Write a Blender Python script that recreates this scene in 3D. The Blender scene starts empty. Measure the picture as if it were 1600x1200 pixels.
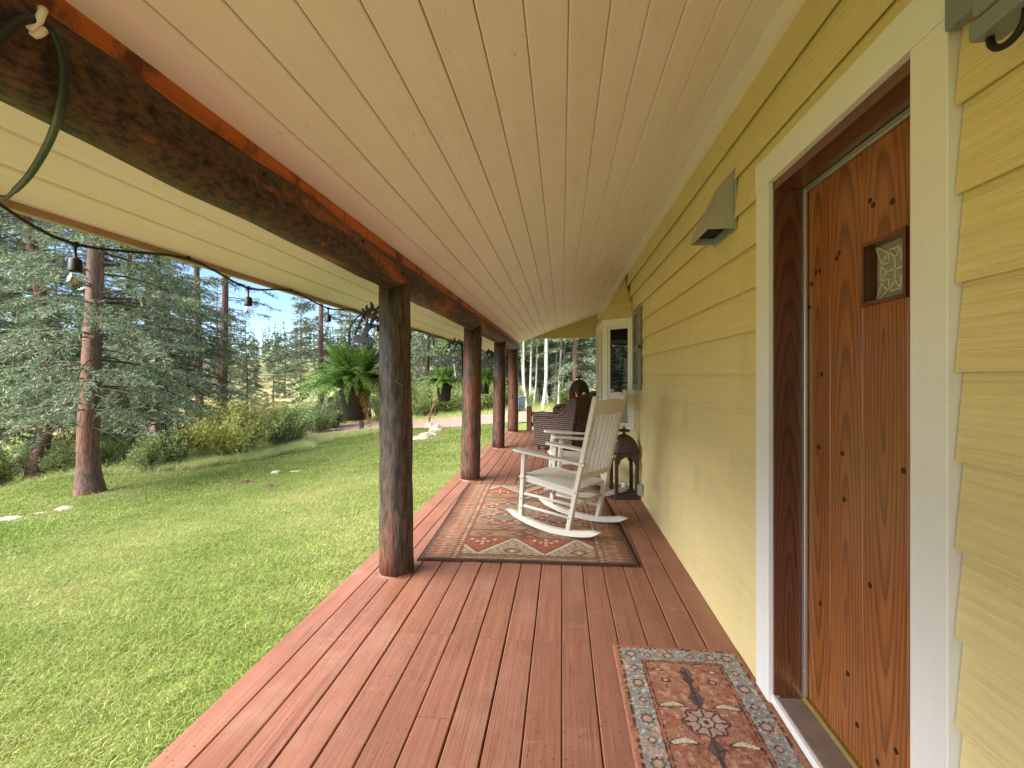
import bpy, math, random
import numpy as np
from mathutils import Vector, Matrix

S = bpy.context.scene
COL = S.collection
R_ = math.radians

# ------------------------------------------------------------------ camera
F_PX, U0, V0, CAMH = 711.0, 878.0, 586.0, 1.36      # focal length in px of the 1600 px photo, vanishing point, eye height
TA = (U0 - 800.0) / F_PX
YAW = math.atan(TA)
SA, CA = math.sin(YAW), math.cos(YAW)
cd = bpy.data.cameras.new('camera')
cam = bpy.data.objects.new('camera', cd)
COL.objects.link(cam)
cam.location = (0, 0, CAMH)
cam.rotation_euler = (R_(90), 0, YAW)
cd.sensor_fit = 'HORIZONTAL'
cd.sensor_width = 36.0
cd.lens = 36.0 * F_PX / 1600.0
cd.shift_y = -(600.0 - V0) / 1600.0
cd.clip_start = 0.05
cd.clip_end = 3000
S.camera = cam

# ------------------------------------------------------------------ sky, sun, exposure
SUN_AZ, SUN_EL = math.atan2(-1.0, -0.75), R_(47)
w = bpy.data.worlds.new('World')
S.world = w
w.use_nodes = True
wn = w.node_tree
sky = wn.nodes.new('ShaderNodeTexSky')
sky.sky_type = 'NISHITA'
sky.sun_disc = False
sky.sun_elevation = SUN_EL
sky.sun_rotation = SUN_AZ
sky.air_density = 1.0
sky.dust_density = 0.2
sky.ozone_density = 3.0
sky.altitude = 2600
bg = wn.nodes['Background']
bg.inputs['Strength'].default_value = 0.052
wn.links.new(sky.outputs[0], bg.inputs['Color'])
sl = bpy.data.lights.new('sun', 'SUN')
sl.energy = 3.0
sl.angle = R_(65)
sl.color = (1.0, 0.97, 0.93)
sun = bpy.data.objects.new('sun', sl)
COL.objects.link(sun)
sun.location = (0, 0, 30)
sd = Vector((math.sin(SUN_AZ) * math.cos(SUN_EL), math.cos(SUN_AZ) * math.cos(SUN_EL), math.sin(SUN_EL)))
sun.rotation_euler = sd.to_track_quat('Z', 'Y').to_euler()
S.view_settings.view_transform = 'Standard'
S.view_settings.look = 'None'
S.view_settings.gamma = 1.0
S.view_settings.exposure = 2.5

# ------------------------------------------------------------------ helpers
def P(u, v, d):
    """photo pixel + depth along the optical axis -> world point"""
    xc, yc = (u - 800.0) / F_PX, (V0 - v) / F_PX
    return Vector((d * (xc * CA - SA), d * (xc * SA + CA), CAMH + d * yc))

def at_z(u, v, z):
    return P(u, v, F_PX * (CAMH - z) / (v - V0))

def srgb(r, g, b):
    f = lambda c: (c / 255.0 / 12.92) if c <= 10 else ((c / 255.0 + 0.055) / 1.055) ** 2.4
    return (f(r), f(g), f(b), 1.0)

def tag(o, label=None, cat=None, group=None, kind=None):
    if label: o['label'] = label
    if cat: o['category'] = cat
    if group: o['group'] = group
    if kind: o['kind'] = kind
    return o

def empty(name, loc=(0, 0, 0), rz=0.0, label=None, cat=None, group=None, kind=None):
    o = bpy.data.objects.new(name, None)
    COL.objects.link(o)
    o.location = loc
    o.rotation_euler = (0, 0, rz)
    o.empty_display_size = 0.1
    return tag(o, label, cat, group, kind)

def link(name, me, parent=None, loc=None, rot=None, scale=None):
    o = bpy.data.objects.new(name, me)
    COL.objects.link(o)
    if parent is not None: o.parent = parent
    if loc is not None: o.location = loc
    if rot is not None: o.rotation_euler = rot
    if scale is not None: o.scale = scale
    return o

def copy_tree(o, parent=None):
    c = o.copy()
    COL.objects.link(c)
    c.parent = parent
    for ch in list(o.children):
        copy_tree(ch, c)
    return c

def np_mesh(name, V, F, mat=None, smooth=False, col=None):
    V = np.asarray(V, dtype=np.float32); F = np.asarray(F, dtype=np.int32)
    k = F.shape[1]
    me = bpy.data.meshes.new(name)
    me.vertices.add(len(V)); me.vertices.foreach_set('co', V.ravel())
    me.loops.add(F.size); me.loops.foreach_set('vertex_index', F.ravel())
    me.polygons.add(len(F)); me.polygons.foreach_set('loop_start', np.arange(0, F.size, k, dtype=np.int32))
    if smooth: me.polygons.foreach_set('use_smooth', np.ones(len(F), dtype=bool))
    me.update(calc_edges=True)
    if col is not None:
        a = me.color_attributes.new('pile', 'FLOAT_COLOR', 'POINT')
        a.data.foreach_set('color', np.asarray(col, dtype=np.float32).ravel())
    if mat: me.materials.append(mat)
    return me

class MB:
    """collects simple shapes into one mesh"""
    def __init__(s): s.v = []; s.f = []
    def add(s, vs, fs):
        b = len(s.v); s.v += [tuple(p) for p in vs]; s.f += [tuple(i + b for i in f) for f in fs]; return s
    def box(s, x0, x1, y0, y1, z0, z1):
        return s.add([(x0,y0,z0),(x1,y0,z0),(x1,y1,z0),(x0,y1,z0),(x0,y0,z1),(x1,y0,z1),(x1,y1,z1),(x0,y1,z1)],
                     [(3,2,1,0),(4,5,6,7),(0,1,5,4),(1,2,6,5),(2,3,7,6),(3,0,4,7)])
    def bar(s, p, q, w, h, up=(0,0,1)):
        p, q = Vector(p), Vector(q); d = (q - p).normalized(); up = Vector(up)
        sx = d.cross(up)
        if sx.length < 1e-4: sx = d.cross(Vector((1,0,0)))
        sx.normalize(); uz = sx.cross(d).normalized()
        sx *= w / 2; uz *= h / 2
        vs = [p - sx - uz, p + sx - uz, p + sx + uz, p - sx + uz, q - sx - uz, q + sx - uz, q + sx + uz, q - sx + uz]
        return s.add(vs, [(0,3,2,1),(4,5,6,7),(0,1,5,4),(1,2,6,5),(2,3,7,6),(3,0,4,7)][:])
    def tube(s, pts, rad, n=8, caps=True):
        pts = [Vector(p) for p in pts]; m = len(pts)
        if not hasattr(rad, '__len__'): rad = [rad] * m
        rings = []; prev = None
        for i in range(m):
            t = (pts[min(i+1, m-1)] - pts[max(i-1, 0)]).normalized()
            a = prev if prev is not None else (Vector((0,0,1)) if abs(t.z) < 0.9 else Vector((1,0,0)))
            a = (a - t * a.dot(t)).normalized(); prev = a
            b = t.cross(a)
            rings.append([pts[i] + (a * math.cos(2*math.pi*k/n) + b * math.sin(2*math.pi*k/n)) * rad[i] for k in range(n)])
        vs = [p for r in rings for p in r]; fs = []
        for i in range(m - 1):
            for k in range(n):
                fs.append((i*n + k, i*n + (k+1) % n, (i+1)*n + (k+1) % n, (i+1)*n + k))
        if caps:
            fs.append(tuple(range(n - 1, -1, -1))); fs.append(tuple((m-1)*n + k for k in range(n)))
        return s.add(vs, fs)
    def lathe(s, prof, n=16, c=(0,0,0), sq=0.0):
        """profile of (radius, z); sq>0 pulls the round section towards a square"""
        vs = []; m = len(prof)
        for r, z in prof:
            for k in range(n):
                a = 2 * math.pi * (k + .5) / n; ca, sa = math.cos(a), math.sin(a)
                g = 1.0 / max(abs(ca), abs(sa)) if sq else 1.0
                g = 1 + (g - 1) * sq
                vs.append((c[0] + r * ca * g, c[1] + r * sa * g, c[2] + z))
        fs = [(i*n + k, i*n + (k+1) % n, (i+1)*n + (k+1) % n, (i+1)*n + k) for i in range(m-1) for k in range(n)]
        fs.append(tuple(range(n-1, -1, -1))); fs.append(tuple((m-1)*n + k for k in range(n)))
        return s.add(vs, fs)
    def prism(s, poly, o, ax, ay, ext):
        """polygon (a,b) in the plane o + a*ax + b*ay, extruded by the vector ext"""
        o, ax, ay, ext = Vector(o), Vector(ax), Vector(ay), Vector(ext); n = len(poly)
        vs = [o + ax*a + ay*b for a, b in poly]; vs += [p + ext for p in vs]
        flip = ax.cross(ay).dot(ext) > 0
        fs = [tuple(range(n)) if not flip else tuple(range(n-1, -1, -1)),
              tuple(range(2*n-1, n-1, -1)) if not flip else tuple(range(n, 2*n))]
        for k in range(n):
            q = (k, (k+1) % n, n + (k+1) % n, n + k)
            fs.append(q if flip else q[::-1])
        return s.add(vs, fs)
    def mesh(s, name, mat, smooth=False):
        me = bpy.data.meshes.new(name); me.from_pydata(s.v, [], s.f)
        if smooth: me.polygons.foreach_set('use_smooth', [True] * len(me.polygons))
        me.materials.append(mat); me.update()
        return me
    def build(s, name, mat, parent=None, smooth=False, bevel=0.0, seg=2, loc=None, rot=None):
        me = s.mesh(name, mat, smooth or bevel > 0)
        o = link(name, me, parent, loc, rot)
        if bevel:
            b = o.modifiers.new('bevel', 'BEVEL'); b.width = bevel; b.segments = seg; b.limit_method = 'ANGLE'; b.angle_limit = R_(40)
            b.harden_normals = True
        return o

# ------------------------------------------------------------------ materials
class NT:
    def __init__(s, name, rough=0.6, spec=0.35):
        s.m = bpy.data.materials.new(name); s.m.use_nodes = True; s.t = s.m.node_tree
        s.b = s.t.nodes['Principled BSDF']; s.b.inputs['Roughness'].default_value = rough
        s.b.inputs['Specular IOR Level'].default_value = spec
        s._co = None
    def n(s, typ, **kw):
        nd = s.t.nodes.new('ShaderNode' + typ)
        for k, v in kw.items():
            if k.startswith('i_'):
                nd.inputs[k[2:].replace('_', ' ')].default_value = v
            else: setattr(nd, k, v)
        return nd
    def l(s, a, b): s.t.links.new(a, b)
    def coords(s, scale=(1,1,1), kind='Object', rnd=True):
        tc = s.n('TexCoord'); src = tc.outputs[kind]
        mp = s.n('Mapping'); mp.inputs['Scale'].default_value = scale
        if rnd:
            oi = s.n('ObjectInfo'); ml = s.n('MATH' if False else 'Math', operation='MULTIPLY'); ml.inputs[1].default_value = 37.0
            s.l(oi.outputs['Random'], ml.inputs[0])
            ad = s.n('VectorMath', operation='ADD'); s.l(src, ad.inputs[0]); s.l(ml.outputs[0], ad.inputs[1]); src = ad.outputs[0]
        s.l(src, mp.inputs['Vector'])
        return mp.outputs[0]
    def noise(s, co, scale=5.0, detail=4.0, rough=0.55, dist=0.0):
        nd = s.n('TexNoise'); nd.inputs['Scale'].default_value = scale; nd.inputs['Detail'].default_value = detail
        nd.inputs['Roughness'].default_value = rough; nd.inputs['Distortion'].default_value = dist
        s.l(co, nd.inputs['Vector']); return nd.outputs['Fac']
    def ramp(s, fac, stops, interp='LINEAR'):
        r = s.n('ValToRGB'); r.color_ramp.interpolation = interp; e = r.color_ramp.elements
        while len(e) < len(stops): e.new(0.5)
        for k, (p, c) in enumerate(stops):
            e[k].position = p; e[k].color = c if hasattr(c, '__len__') else (c, c, c, 1)
        s.l(fac, r.inputs[0]); return r.outputs[0]
    def mix(s, fac, a, b, blend='MIX'):
        m = s.n('Mix', data_type='RGBA', blend_type=blend)
        for sock, v in ((m.inputs[0], fac), (m.inputs[6], a), (m.inputs[7], b)):
            if hasattr(v, 'is_output'): s.l(v, sock)
            else: sock.default_value = v
        return m.outputs[2]
    def rand(s):
        return s.n('ObjectInfo').outputs['Random']
    def color(s, c):
        if hasattr(c, 'is_output'): s.l(c, s.b.inputs['Base Color'])
        else: s.b.inputs['Base Color'].default_value = c
        return s
    def bump(s, h, strength=0.3, dist=0.01):
        b = s.n('Bump'); b.inputs['Strength'].default_value = strength; b.inputs['Distance'].default_value = dist
        s.l(h, b.inputs['Height']); s.l(b.outputs[0], s.b.inputs['Normal']); return s
    def rough(s, h):
        s.l(h, s.b.inputs['Roughness']); return s

def scl(c, k): return (c[0]*k, c[1]*k, c[2]*k, 1)

def plain(name, c, rough=0.6, var=0.12, scale=8.0, bump=0.15, metal=0.0, spec=0.35):
    t = NT(name, rough, spec); co = t.coords()
    nz = t.noise(co, scale, 5)
    t.color(t.mix(nz, scl(c, 1 - var * 2), scl(c, 1 + var * 2)))
    if bump: t.bump(t.noise(co, scale * 8, 3), bump, 0.004)
    t.b.inputs['Metallic'].default_value = metal
    return t.m

M = {}
def deck_mat():
    t = NT('deck_paint', 0.42, 0.45)
    co = t.coords((1, 1, 1)); cg = t.coords((34, 1.3, 10)); cf = t.coords((130, 2.2, 30))
    g = t.noise(cg, 1.0, 5, 0.6, 0.8); fine = t.noise(cf, 1.0, 3)
    base = srgb(148, 99, 78)
    c = t.mix(t.ramp(g, [(0.3, 0.0), (0.75, 1.0)]), scl(base, 0.74), scl(base, 1.18))
    c = t.mix(t.ramp(t.rand(), [(0, 0.0), (1, 0.30)]), c, scl(srgb(166, 112, 90), 1.0))
    wear = t.ramp(t.noise(co, 1.7, 6, 0.65), [(0.52, 0.0), (0.70, 0.5)])
    c = t.mix(wear, c, srgb(168, 132, 112))
    # worn-through specks and grit
    vo = t.n('TexVoronoi', voronoi_dimensions='2D'); vo.inputs['Scale'].default_value = 15.0; t.l(co, vo.inputs['Vector'])
    sp = t.ramp(vo.outputs['Distance'], [(0.02, 1.0), (0.075, 0.0)])
    gate = t.ramp(t.noise(co, 3.0, 2), [(0.50, 0.0), (0.58, 1.0)])
    sp = t.mix(1.0, sp, gate, 'MULTIPLY')
    c = t.mix(sp, c, srgb(66, 42, 34))
    lines = t.noise(t.coords((190, 1.6, 30)), 1.0, 4, 0.7, 0.8)
    c = t.mix(t.ramp(lines, [(0.50, 0.0), (0.66, 0.55)]), c, scl(base, 0.58))
    c = t.mix(t.ramp(lines, [(0.30, 0.35), (0.44, 0.0)]), c, scl(base, 1.35))
    scuff = t.ramp(t.noise(t.coords((3.5, 9, 3)), 1.0, 7, 0.78, 0.3), [(0.60, 0.0), (0.72, 0.45)])
    c = t.mix(scuff, c, srgb(186, 150, 132))
    grime = t.ramp(t.noise(t.coords((1.2, 1.0, 1), rnd=False), 1.4, 5, 0.6), [(0.46, 0.0), (0.68, 0.45)])
    c = t.mix(grime, c, scl(base, 0.62))
    crack = t.ramp(t.noise(cf, 0.6, 5, 0.7, 1.0), [(0.60, 0.0), (0.66, 0.6)])
    c = t.mix(crack, c, srgb(80, 46, 38))
    t.color(c)
    t.rough(t.ramp(t.noise(co, 2.2, 4), [(0.3, 0.34), (0.7, 0.58)]))
    t.bump(t.mix(0.5, lines, fine), 0.8, 0.004)
    return t.m
M['deck'] = deck_mat()

def ceil_mat():
    t = NT('ceiling_paint', 0.5, 0.3)
    co = t.coords(); cg = t.coords((30, 1.0, 30))
    g = t.noise(cg, 1.0, 5, 0.6, 0.4)
    base = srgb(240, 231, 226)
    c = t.mix(g, scl(base, 0.9), scl(base, 1.06))
    blot = t.ramp(t.noise(co, 1.1, 5, 0.6), [(0.5, 0.0), (0.75, 0.35)])
    c = t.mix(blot, c, srgb(214, 200, 180))
    cs = t.coords((60, 16, 60)); sp = t.ramp(t.noise(cs, 1.0, 4, 0.75), [(0.64, 0.0), (0.72, 0.65)])
    gate = t.ramp(t.noise(co, 1.6, 3), [(0.44, 0.0), (0.58, 1.0)])
    c = t.mix(t.mix(1.0, sp, gate, 'MULTIPLY'), c, srgb(112, 92, 66))
    t.color(c); t.bump(g, 0.35, 0.003)
    return t.m
M['ceiling'] = ceil_mat()

def siding_mat():
    t = NT('siding_paint', 0.55, 0.3)
    co = t.coords(); cg = t.coords((30, 2.0, 55))
    g = t.noise(cg, 1.0, 6, 0.65, 1.2)
    base = srgb(226, 206, 146)
    c = t.mix(t.noise(co, 1.3, 4), scl(base, 0.93), scl(base, 1.05))
    st = t.ramp(t.noise(t.coords((2, 3.5, 0.6), rnd=False), 1.0, 5), [(0.55, 0.0), (0.75, 0.22)])
    c = t.mix(st, c, srgb(164, 152, 116))
    c = t.mix(t.ramp(g, [(0.52, 0.0), (0.72, 0.35)]), c, scl(base, 0.74))
    t.color(c); t.bump(g, 1.0, 0.006)
    return t.m
M['siding'] = siding_mat()
M['white'] = plain('white_trim_paint', srgb(226, 224, 216), 0.5, 0.02, 6, 0.35)
M['frame_white'] = plain('window_frame_paint', srgb(222, 218, 198), 0.45, 0.02, 6, 0.1)

def oak_mat(name, c0, c1, dark, gs=1.0, face='X', centre=(0, 0, 0)):
    t = NT(name, 0.33, 0.5)
    tc = t.coords((1, 1, 1)); 
    oi = t.n('ObjectInfo'); cx_ = t.n('CombineXYZ'); m_ = t.n('Math', operation='MULTIPLY_ADD'); m_.inputs[1].default_value = 1.6; m_.inputs[2].default_value = -1.9
    t.l(oi.outputs['Random'], m_.inputs[0]); t.l(m_.outputs[0], cx_.inputs['Z'])
    tcc = t.n('TexCoord'); ad = t.n('VectorMath', operation='ADD'); t.l(tcc.outputs['Object'], ad.inputs[0]); t.l(cx_.outputs[0], ad.inputs[1])
    mp_ = t.n('Mapping'); mp_.inputs['Scale'].default_value = (8.0 * gs, 8.0 * gs, 0.55 * gs); ad2 = t.n('VectorMath', operation='SUBTRACT'); t.l(ad.outputs[0], ad2.inputs[0]); ad2.inputs[1].default_value = centre; t.l(ad2.outputs[0], mp_.inputs['Vector']); cm = mp_.outputs[0]
    wv = t.n('TexWave', wave_type='RINGS', rings_direction=face, wave_profile='SAW'); wv.inputs['Scale'].default_value = 2.6
    wv.inputs['Distortion'].default_value = 3.4; wv.inputs['Detail'].default_value = 3.0; wv.inputs['Detail Scale'].default_value = 0.8
    t.l(cm, wv.inputs['Vector'])
    fine = t.noise(t.coords((60, 160, 3.0)), 1.0, 4, 0.6)
    c = t.mix(t.noise(t.coords((2, 7, 0.7)), 1.0, 4), c0, c1)
    ring = t.ramp(wv.outputs['Fac'], [(0.35, 0.0), (0.85, 0.62), (0.97, 0.1)])
    c = t.mix(ring, c, dark)
    c = t.mix(t.ramp(fine, [(0.5, 0.0), (0.72, 0.55)]), c, dark)
    # grain colour, grain bump and varnish coat
    t.color(c); t.bump(t.mix(0.5, fine, wv.outputs['Fac']), 0.25, 0.003)
    t.b.inputs['Coat Weight'].default_value = 0.25; t.b.inputs['Coat Roughness'].default_value = 0.25
    return t.m
M['oak'] = oak_mat('varnished_oak', srgb(174, 106, 48), srgb(138, 80, 38), srgb(66, 38, 22))
M['oak_dark'] = oak_mat('dark_stained_oak', srgb(120, 72, 44), srgb(88, 50, 32), srgb(40, 22, 14), 1.3, 'Y', (0.925, 0, 0))

def log_mat(name, dark, mid, rust, amt, axis):
    t = NT(name, 0.55, 0.4)
    sc = {'z': (6, 6, 0.45), 'y': (6, 0.8, 6)}[axis]
    co = t.coords(); cs = t.coords(sc); cf = t.coords({'z': (60, 60, 4), 'y': (60, 4, 60)}[axis])
    a = t.noise(cs, 1.0, 6, 0.68, 0.6); f = t.noise(cf, 1.0, 5, 0.7); b = t.noise(t.coords({'z': (48, 48, 7), 'y': (48, 26, 48)}[axis]), 1.0, 4, 0.75)
    c = t.mix(t.ramp(b, [(0.38, 0.0), (0.62, 1.0)]), dark, mid)
    m = t.ramp(a, [(amt, 0.0), (amt + 0.13, 1.0)])
    m = t.mix(1.0, m, t.ramp(b, [(0.35, 0.15), (0.6, 1.0)]), 'MULTIPLY')
    c = t.mix(m, c, rust)
    ck = t.ramp(t.noise(t.coords({'z': (30, 30, 1.2), 'y': (30, 1.2, 30)}[axis]), 1.0, 4, 0.6, 0.5), [(0.66, 0.0), (0.72, 0.9)])
    c = t.mix(ck, c, scl(dark, 0.3))
    t.color(c); t.bump(t.mix(0.6, f, a), 0.7, 0.012)
    return t.m
M['beam'] = log_mat('charred_log_stain', srgb(24, 17, 13), srgb(92, 66, 46), srgb(178, 94, 50), 0.53, 'y')
M['post'] = log_mat('peeled_post_stain', srgb(36, 31, 28), srgb(92, 78, 68), srgb(140, 76, 46), 0.50, 'z')
def plate_mat():
    t = NT('orange_plate_stain', 0.5, 0.4); g = t.noise(t.coords((40, 1.2, 40)), 1.0, 5, .65, .6)
    c = t.mix(t.ramp(g, [(.3, 0.0), (.7, 1.0)]), srgb(150, 74, 22), srgb(206, 112, 36))
    t.color(t.mix(t.ramp(t.noise(t.coords((3, 5, 3)), 1.0, 5, .7), [(.52, 0.0), (.62, .9)]), c, srgb(74, 36, 18))); t.bump(g, .4, .005)
    return t.m
M['plate'] = plate_mat()
M['fascia'] = plain('fascia_paint', srgb(178, 152, 128), 0.6, 0.08)
M['dark'] = plain('dark_underside', srgb(38, 32, 28), 0.9, 0.1)
M['roof_block'] = plain('roof_block_grey', srgb(92, 86, 80), 0.9, 0.2, 30)
M['galv'] = plain('galvanised_steel', srgb(178, 180, 176), 0.45, 0.08, 18, 0.1, metal=0.55)
M['shutter'] = plain('grey_shutter_paint', srgb(128, 134, 132), 0.55, 0.04)
M['chrome'] = plain('aluminium_strip', srgb(206, 208, 208), 0.3, 0.03, 10, 0, metal=0.8)
M['brass'] = plain('brass_threshold', srgb(206, 172, 92), 0.32, 0.08, 12, 0.05, metal=0.85)
M['sill'] = plain('weathered_sill_wood', srgb(122, 104, 92), 0.75, 0.22, 14, 0.5)
M['grey_metal'] = plain('grey_painted_metal', srgb(128, 136, 132), 0.5, 0.05, 10, 0.05, metal=0.2)
M['black'] = plain('black_rubber', srgb(26, 26, 26), 0.5, 0.1, 10, 0)
M['cord'] = plain('cord_jacket', srgb(38, 42, 38), 0.45, 0.1, 10, 0)
M['plastic_white'] = plain('white_plastic', srgb(232, 228, 214), 0.35, 0.02, 10, 0)
M['rocker'] = plain('white_rocker_paint', srgb(208, 202, 188), 0.5, 0.05, 9, 0.15)
M['iron'] = plain('black_wrought_iron', srgb(34, 28, 25), 0.6, 0.15, 20, 0.2)
M['lantern'] = plain('aged_bronze', srgb(78, 66, 54), 0.55, 0.22, 14, 0.2, metal=0.35)
M['pot'] = plain('dark_plastic_pot', srgb(42, 42, 38), 0.5, 0.12, 9, 0.05)
M['soil'] = plain('potting_soil', srgb(52, 38, 28), 0.95, 0.3, 40, 0.5)
M['cushion'] = plain('red_cushion_fabric', srgb(186, 44, 48), 0.85, 0.08, 20, 0.3)
M['fence_wood'] = plain('weathered_post_wood', srgb(128, 86, 62), 0.8, 0.2, 14, 0.4)
M['stone'] = plain('pale_stone', srgb(176, 158, 138), 0.85, 0.2, 9, 0.6)
M['bin'] = plain('blue_grey_bin', srgb(104, 116, 128), 0.5, 0.06)
M['dirt'] = plain('bare_soil', srgb(88, 66, 48), 0.95, 0.25, 24, 0.6)
M['peg'] = plain('dark_plug', srgb(48, 28, 18), 0.5, 0.1)
M['lead'] = plain('lead_came', srgb(206, 204, 188), 0.4, 0.08, 10, 0, metal=0.2)
M['interior'] = plain('painted_dim_room', srgb(70, 56, 46), 0.9, 0.1)

def glass_mat(name, tint, rough, alpha_mix):
    t = NT(name, rough, 0.5)
    t.b.inputs['Base Color'].default_value = tint
    t.b.inputs['Transmission Weight'].default_value = alpha_mix
    t.b.inputs['IOR'].default_value = 1.45
    return t
M['pane'] = glass_mat('unlit_room_glass', (0.012, 0.014, 0.014, 1), 0.02, 0.0).m  # opaque near-black pane: the unlit room behind is put into its colour
M['pane'].node_tree.nodes['Principled BSDF'].inputs['Specular IOR Level'].default_value = 1.0
def bulb_glass():
    t = NT('bulb_glass', 0.02, 0.5); t.color((1, 1, 1, 1))
    tr = t.n('BsdfTransparent'); tr.inputs['Color'].default_value = (.93, .95, .94, 1)
    fr = t.n('LayerWeight'); fr.inputs['Blend'].default_value = 0.35
    gl = t.n('BsdfGlossy'); gl.inputs['Roughness'].default_value = 0.02
    ms = t.n('MixShader'); t.l(t.ramp(fr.outputs['Facing'], [(0.0, 0.03), (0.5, 0.10), (1.0, 0.75)]), ms.inputs[0]); t.l(tr.outputs[0], ms.inputs[1]); t.l(gl.outputs[0], ms.inputs[2])
    out = [n for n in t.t.nodes if n.type == 'OUTPUT_MATERIAL'][0]; t.l(ms.outputs[0], out.inputs['Surface'])
    return t.m
M['bulb'] = bulb_glass()
_t = glass_mat('pebbled_glass', (0.30, 0.28, 0.20, 1), 0.12, 0.0)
_t.bump(_t.noise(_t.coords(), 60, 3), 0.5, 0.004)
M['door_glass'] = _t.m
M['filament'] = plain('filament', srgb(210, 160, 70), 0.4, 0.02, 10, 0)

def wicker_mat():
    t = NT('brown_wicker', 0.55, 0.4)
    co = t.coords()
    w1 = t.n('TexWave', wave_type='BANDS', bands_direction='Z'); w1.inputs['Scale'].default_value = 9; w1.inputs['Distortion'].default_value = 3.0
    w2 = t.n('TexWave', wave_type='BANDS', bands_direction='X'); w2.inputs['Scale'].default_value = 5; w2.inputs['Distortion'].default_value = 1.0
    w3 = t.n('TexWave', wave_type='BANDS', bands_direction='Y'); w3.inputs['Scale'].default_value = 5; w3.inputs['Distortion'].default_value = 1.0
    for q in (w1, w2, w3): t.l(co, q.inputs['Vector'])
    h = t.mix(0.35, w1.outputs['Fac'], t.mix(0.5, t.noise(t.coords((40, 40, 22)), 1.0, 4, .7), t.mix(0.5, w2.outputs['Fac'], w3.outputs['Fac'])))
    t.color(t.mix(t.ramp(h, [(0.38, 0.0), (0.68, 1.0)]), srgb(22, 16, 13), srgb(108, 84, 68)))
    t.bump(h, 1.0, 0.012)
    return t.m
M['wicker'] = wicker_mat()

def pile_mat():
    t = NT('woven_pile', 0.95, 0.1)
    a = t.n('VertexColor', layer_name='pile')
    co = t.coords()
    c = t.mix(0.5, a.outputs['Color'], t.ramp(t.noise(co, 180, 3), [(0.3, 0.25), (0.7, 0.85)]), 'OVERLAY')
    t.color(c); t.bump(t.noise(co, 240, 3), 0.8, 0.006)
    return t.m
M['pile'] = pile_mat()

def leaf_mat(name, cols, trans=0.3, rough=0.55, patch=0.0):
    t = NT(name, rough, 0.25)
    g = t.n('NewGeometry'); oi = t.n('ObjectInfo')
    m = t.n('Math', operation='ADD'); t.l(g.outputs['Random Per Island'], m.inputs[0])
    m2 = t.n('Math', operation='MULTIPLY'); t.l(oi.outputs['Random'], m2.inputs[0]); m2.inputs[1].default_value = 0.25
    t.l(m2.outputs[0], m.inputs[1])
    mm = t.n('Math', operation='MULTIPLY'); t.l(m.outputs[0], mm.inputs[0]); mm.inputs[1].default_value = 0.8
    k = len(cols)
    if patch:
        tc = t.n('NewGeometry'); nz = t.noise(tc.outputs['Position'], .55, 5, .65)
        ms_ = t.n('Math', operation='MULTIPLY_ADD'); t.l(nz, ms_.inputs[0]); ms_.inputs[1].default_value = patch; ms_.inputs[2].default_value = -patch * .5
        ad_ = t.n('Math', operation='ADD'); t.l(mm.outputs[0], ad_.inputs[0]); t.l(ms_.outputs[0], ad_.inputs[1]); mm = ad_
    c = t.ramp(mm.outputs[0], [(i / max(1, k - 1), q) for i, q in enumerate(cols)])
    t.color(c)
    tr = t.n('BsdfTranslucent'); t.l(c, tr.inputs['Color'])
    ms = t.n('MixShader'); ms.inputs[0].default_value = trans
    out = [n for n in t.t.nodes if n.type == 'OUTPUT_MATERIAL'][0]
    t.l(t.b.outputs[0], ms.inputs[1]); t.l(tr.outputs[0], ms.inputs[2]); t.l(ms.outputs[0], out.inputs['Surface'])
    return t.m
M['spruce'] = leaf_mat('blue_spruce_needles', [srgb(68, 78, 55), srgb(104, 117, 86), srgb(138, 151, 119), srgb(178, 188, 158)], 0.15)
M['spruce_dark'] = leaf_mat('green_spruce_needles', [srgb(60, 72, 48), srgb(94, 106, 76), srgb(128, 140, 108)], 0.15)
M['pine'] = leaf_mat('pine_needles', [srgb(78, 86, 56), srgb(112, 120, 82), srgb(144, 148, 110)], 0.15)
M['willow'] = leaf_mat('yellow_willow_leaves', [srgb(164, 168, 84), srgb(204, 202, 116), srgb(226, 222, 150)], 0.4)
M['shrub'] = leaf_mat('shrub_leaves', [srgb(122, 140, 82), srgb(158, 172, 108), srgb(190, 196, 140)], 0.35)
M['aspen'] = leaf_mat('aspen_leaves', [srgb(92, 118, 72), srgb(130, 154, 98), srgb(168, 184, 132)], 0.4)
M['fern'] = leaf_mat('fern_fronds', [srgb(72, 106, 46), srgb(102, 136, 62), srgb(142, 168, 92)], 0.4, 0.4)
M['fern_dry'] = leaf_mat('dry_fern_frond', [srgb(150, 116, 50), srgb(180, 140, 70)], 0.3)
M['grass'] = leaf_mat('lawn_blades', [srgb(104, 128, 56), srgb(138, 156, 74), srgb(164, 172, 100), srgb(196, 186, 134)], 0.35, patch=1.5)
M['tallgrass'] = leaf_mat('meadow_grass', [srgb(166, 184, 100), srgb(196, 206, 134), srgb(222, 216, 168)], 0.5, patch=1.0)
M['bark'] = log_mat('reddish_bark', srgb(70, 50, 42), srgb(128, 98, 84), srgb(164, 104, 82), 0.46, 'z')
M['bark_grey'] = plain('grey_twig_bark', srgb(86, 74, 64), 0.9, 0.2, 20, 0.5)
def aspen_bark():
    t = NT('aspen_bark', 0.7, 0.3); co = t.coords((2, 2, 9))
    c = t.mix(t.ramp(t.noise(co, 1.6, 5, 0.7), [(0.60, 0.0), (0.66, 1.0)]), srgb(214, 210, 196), srgb(56, 52, 46))
    t.color(c); return t.m
M['aspen_bark'] = aspen_bark()

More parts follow.
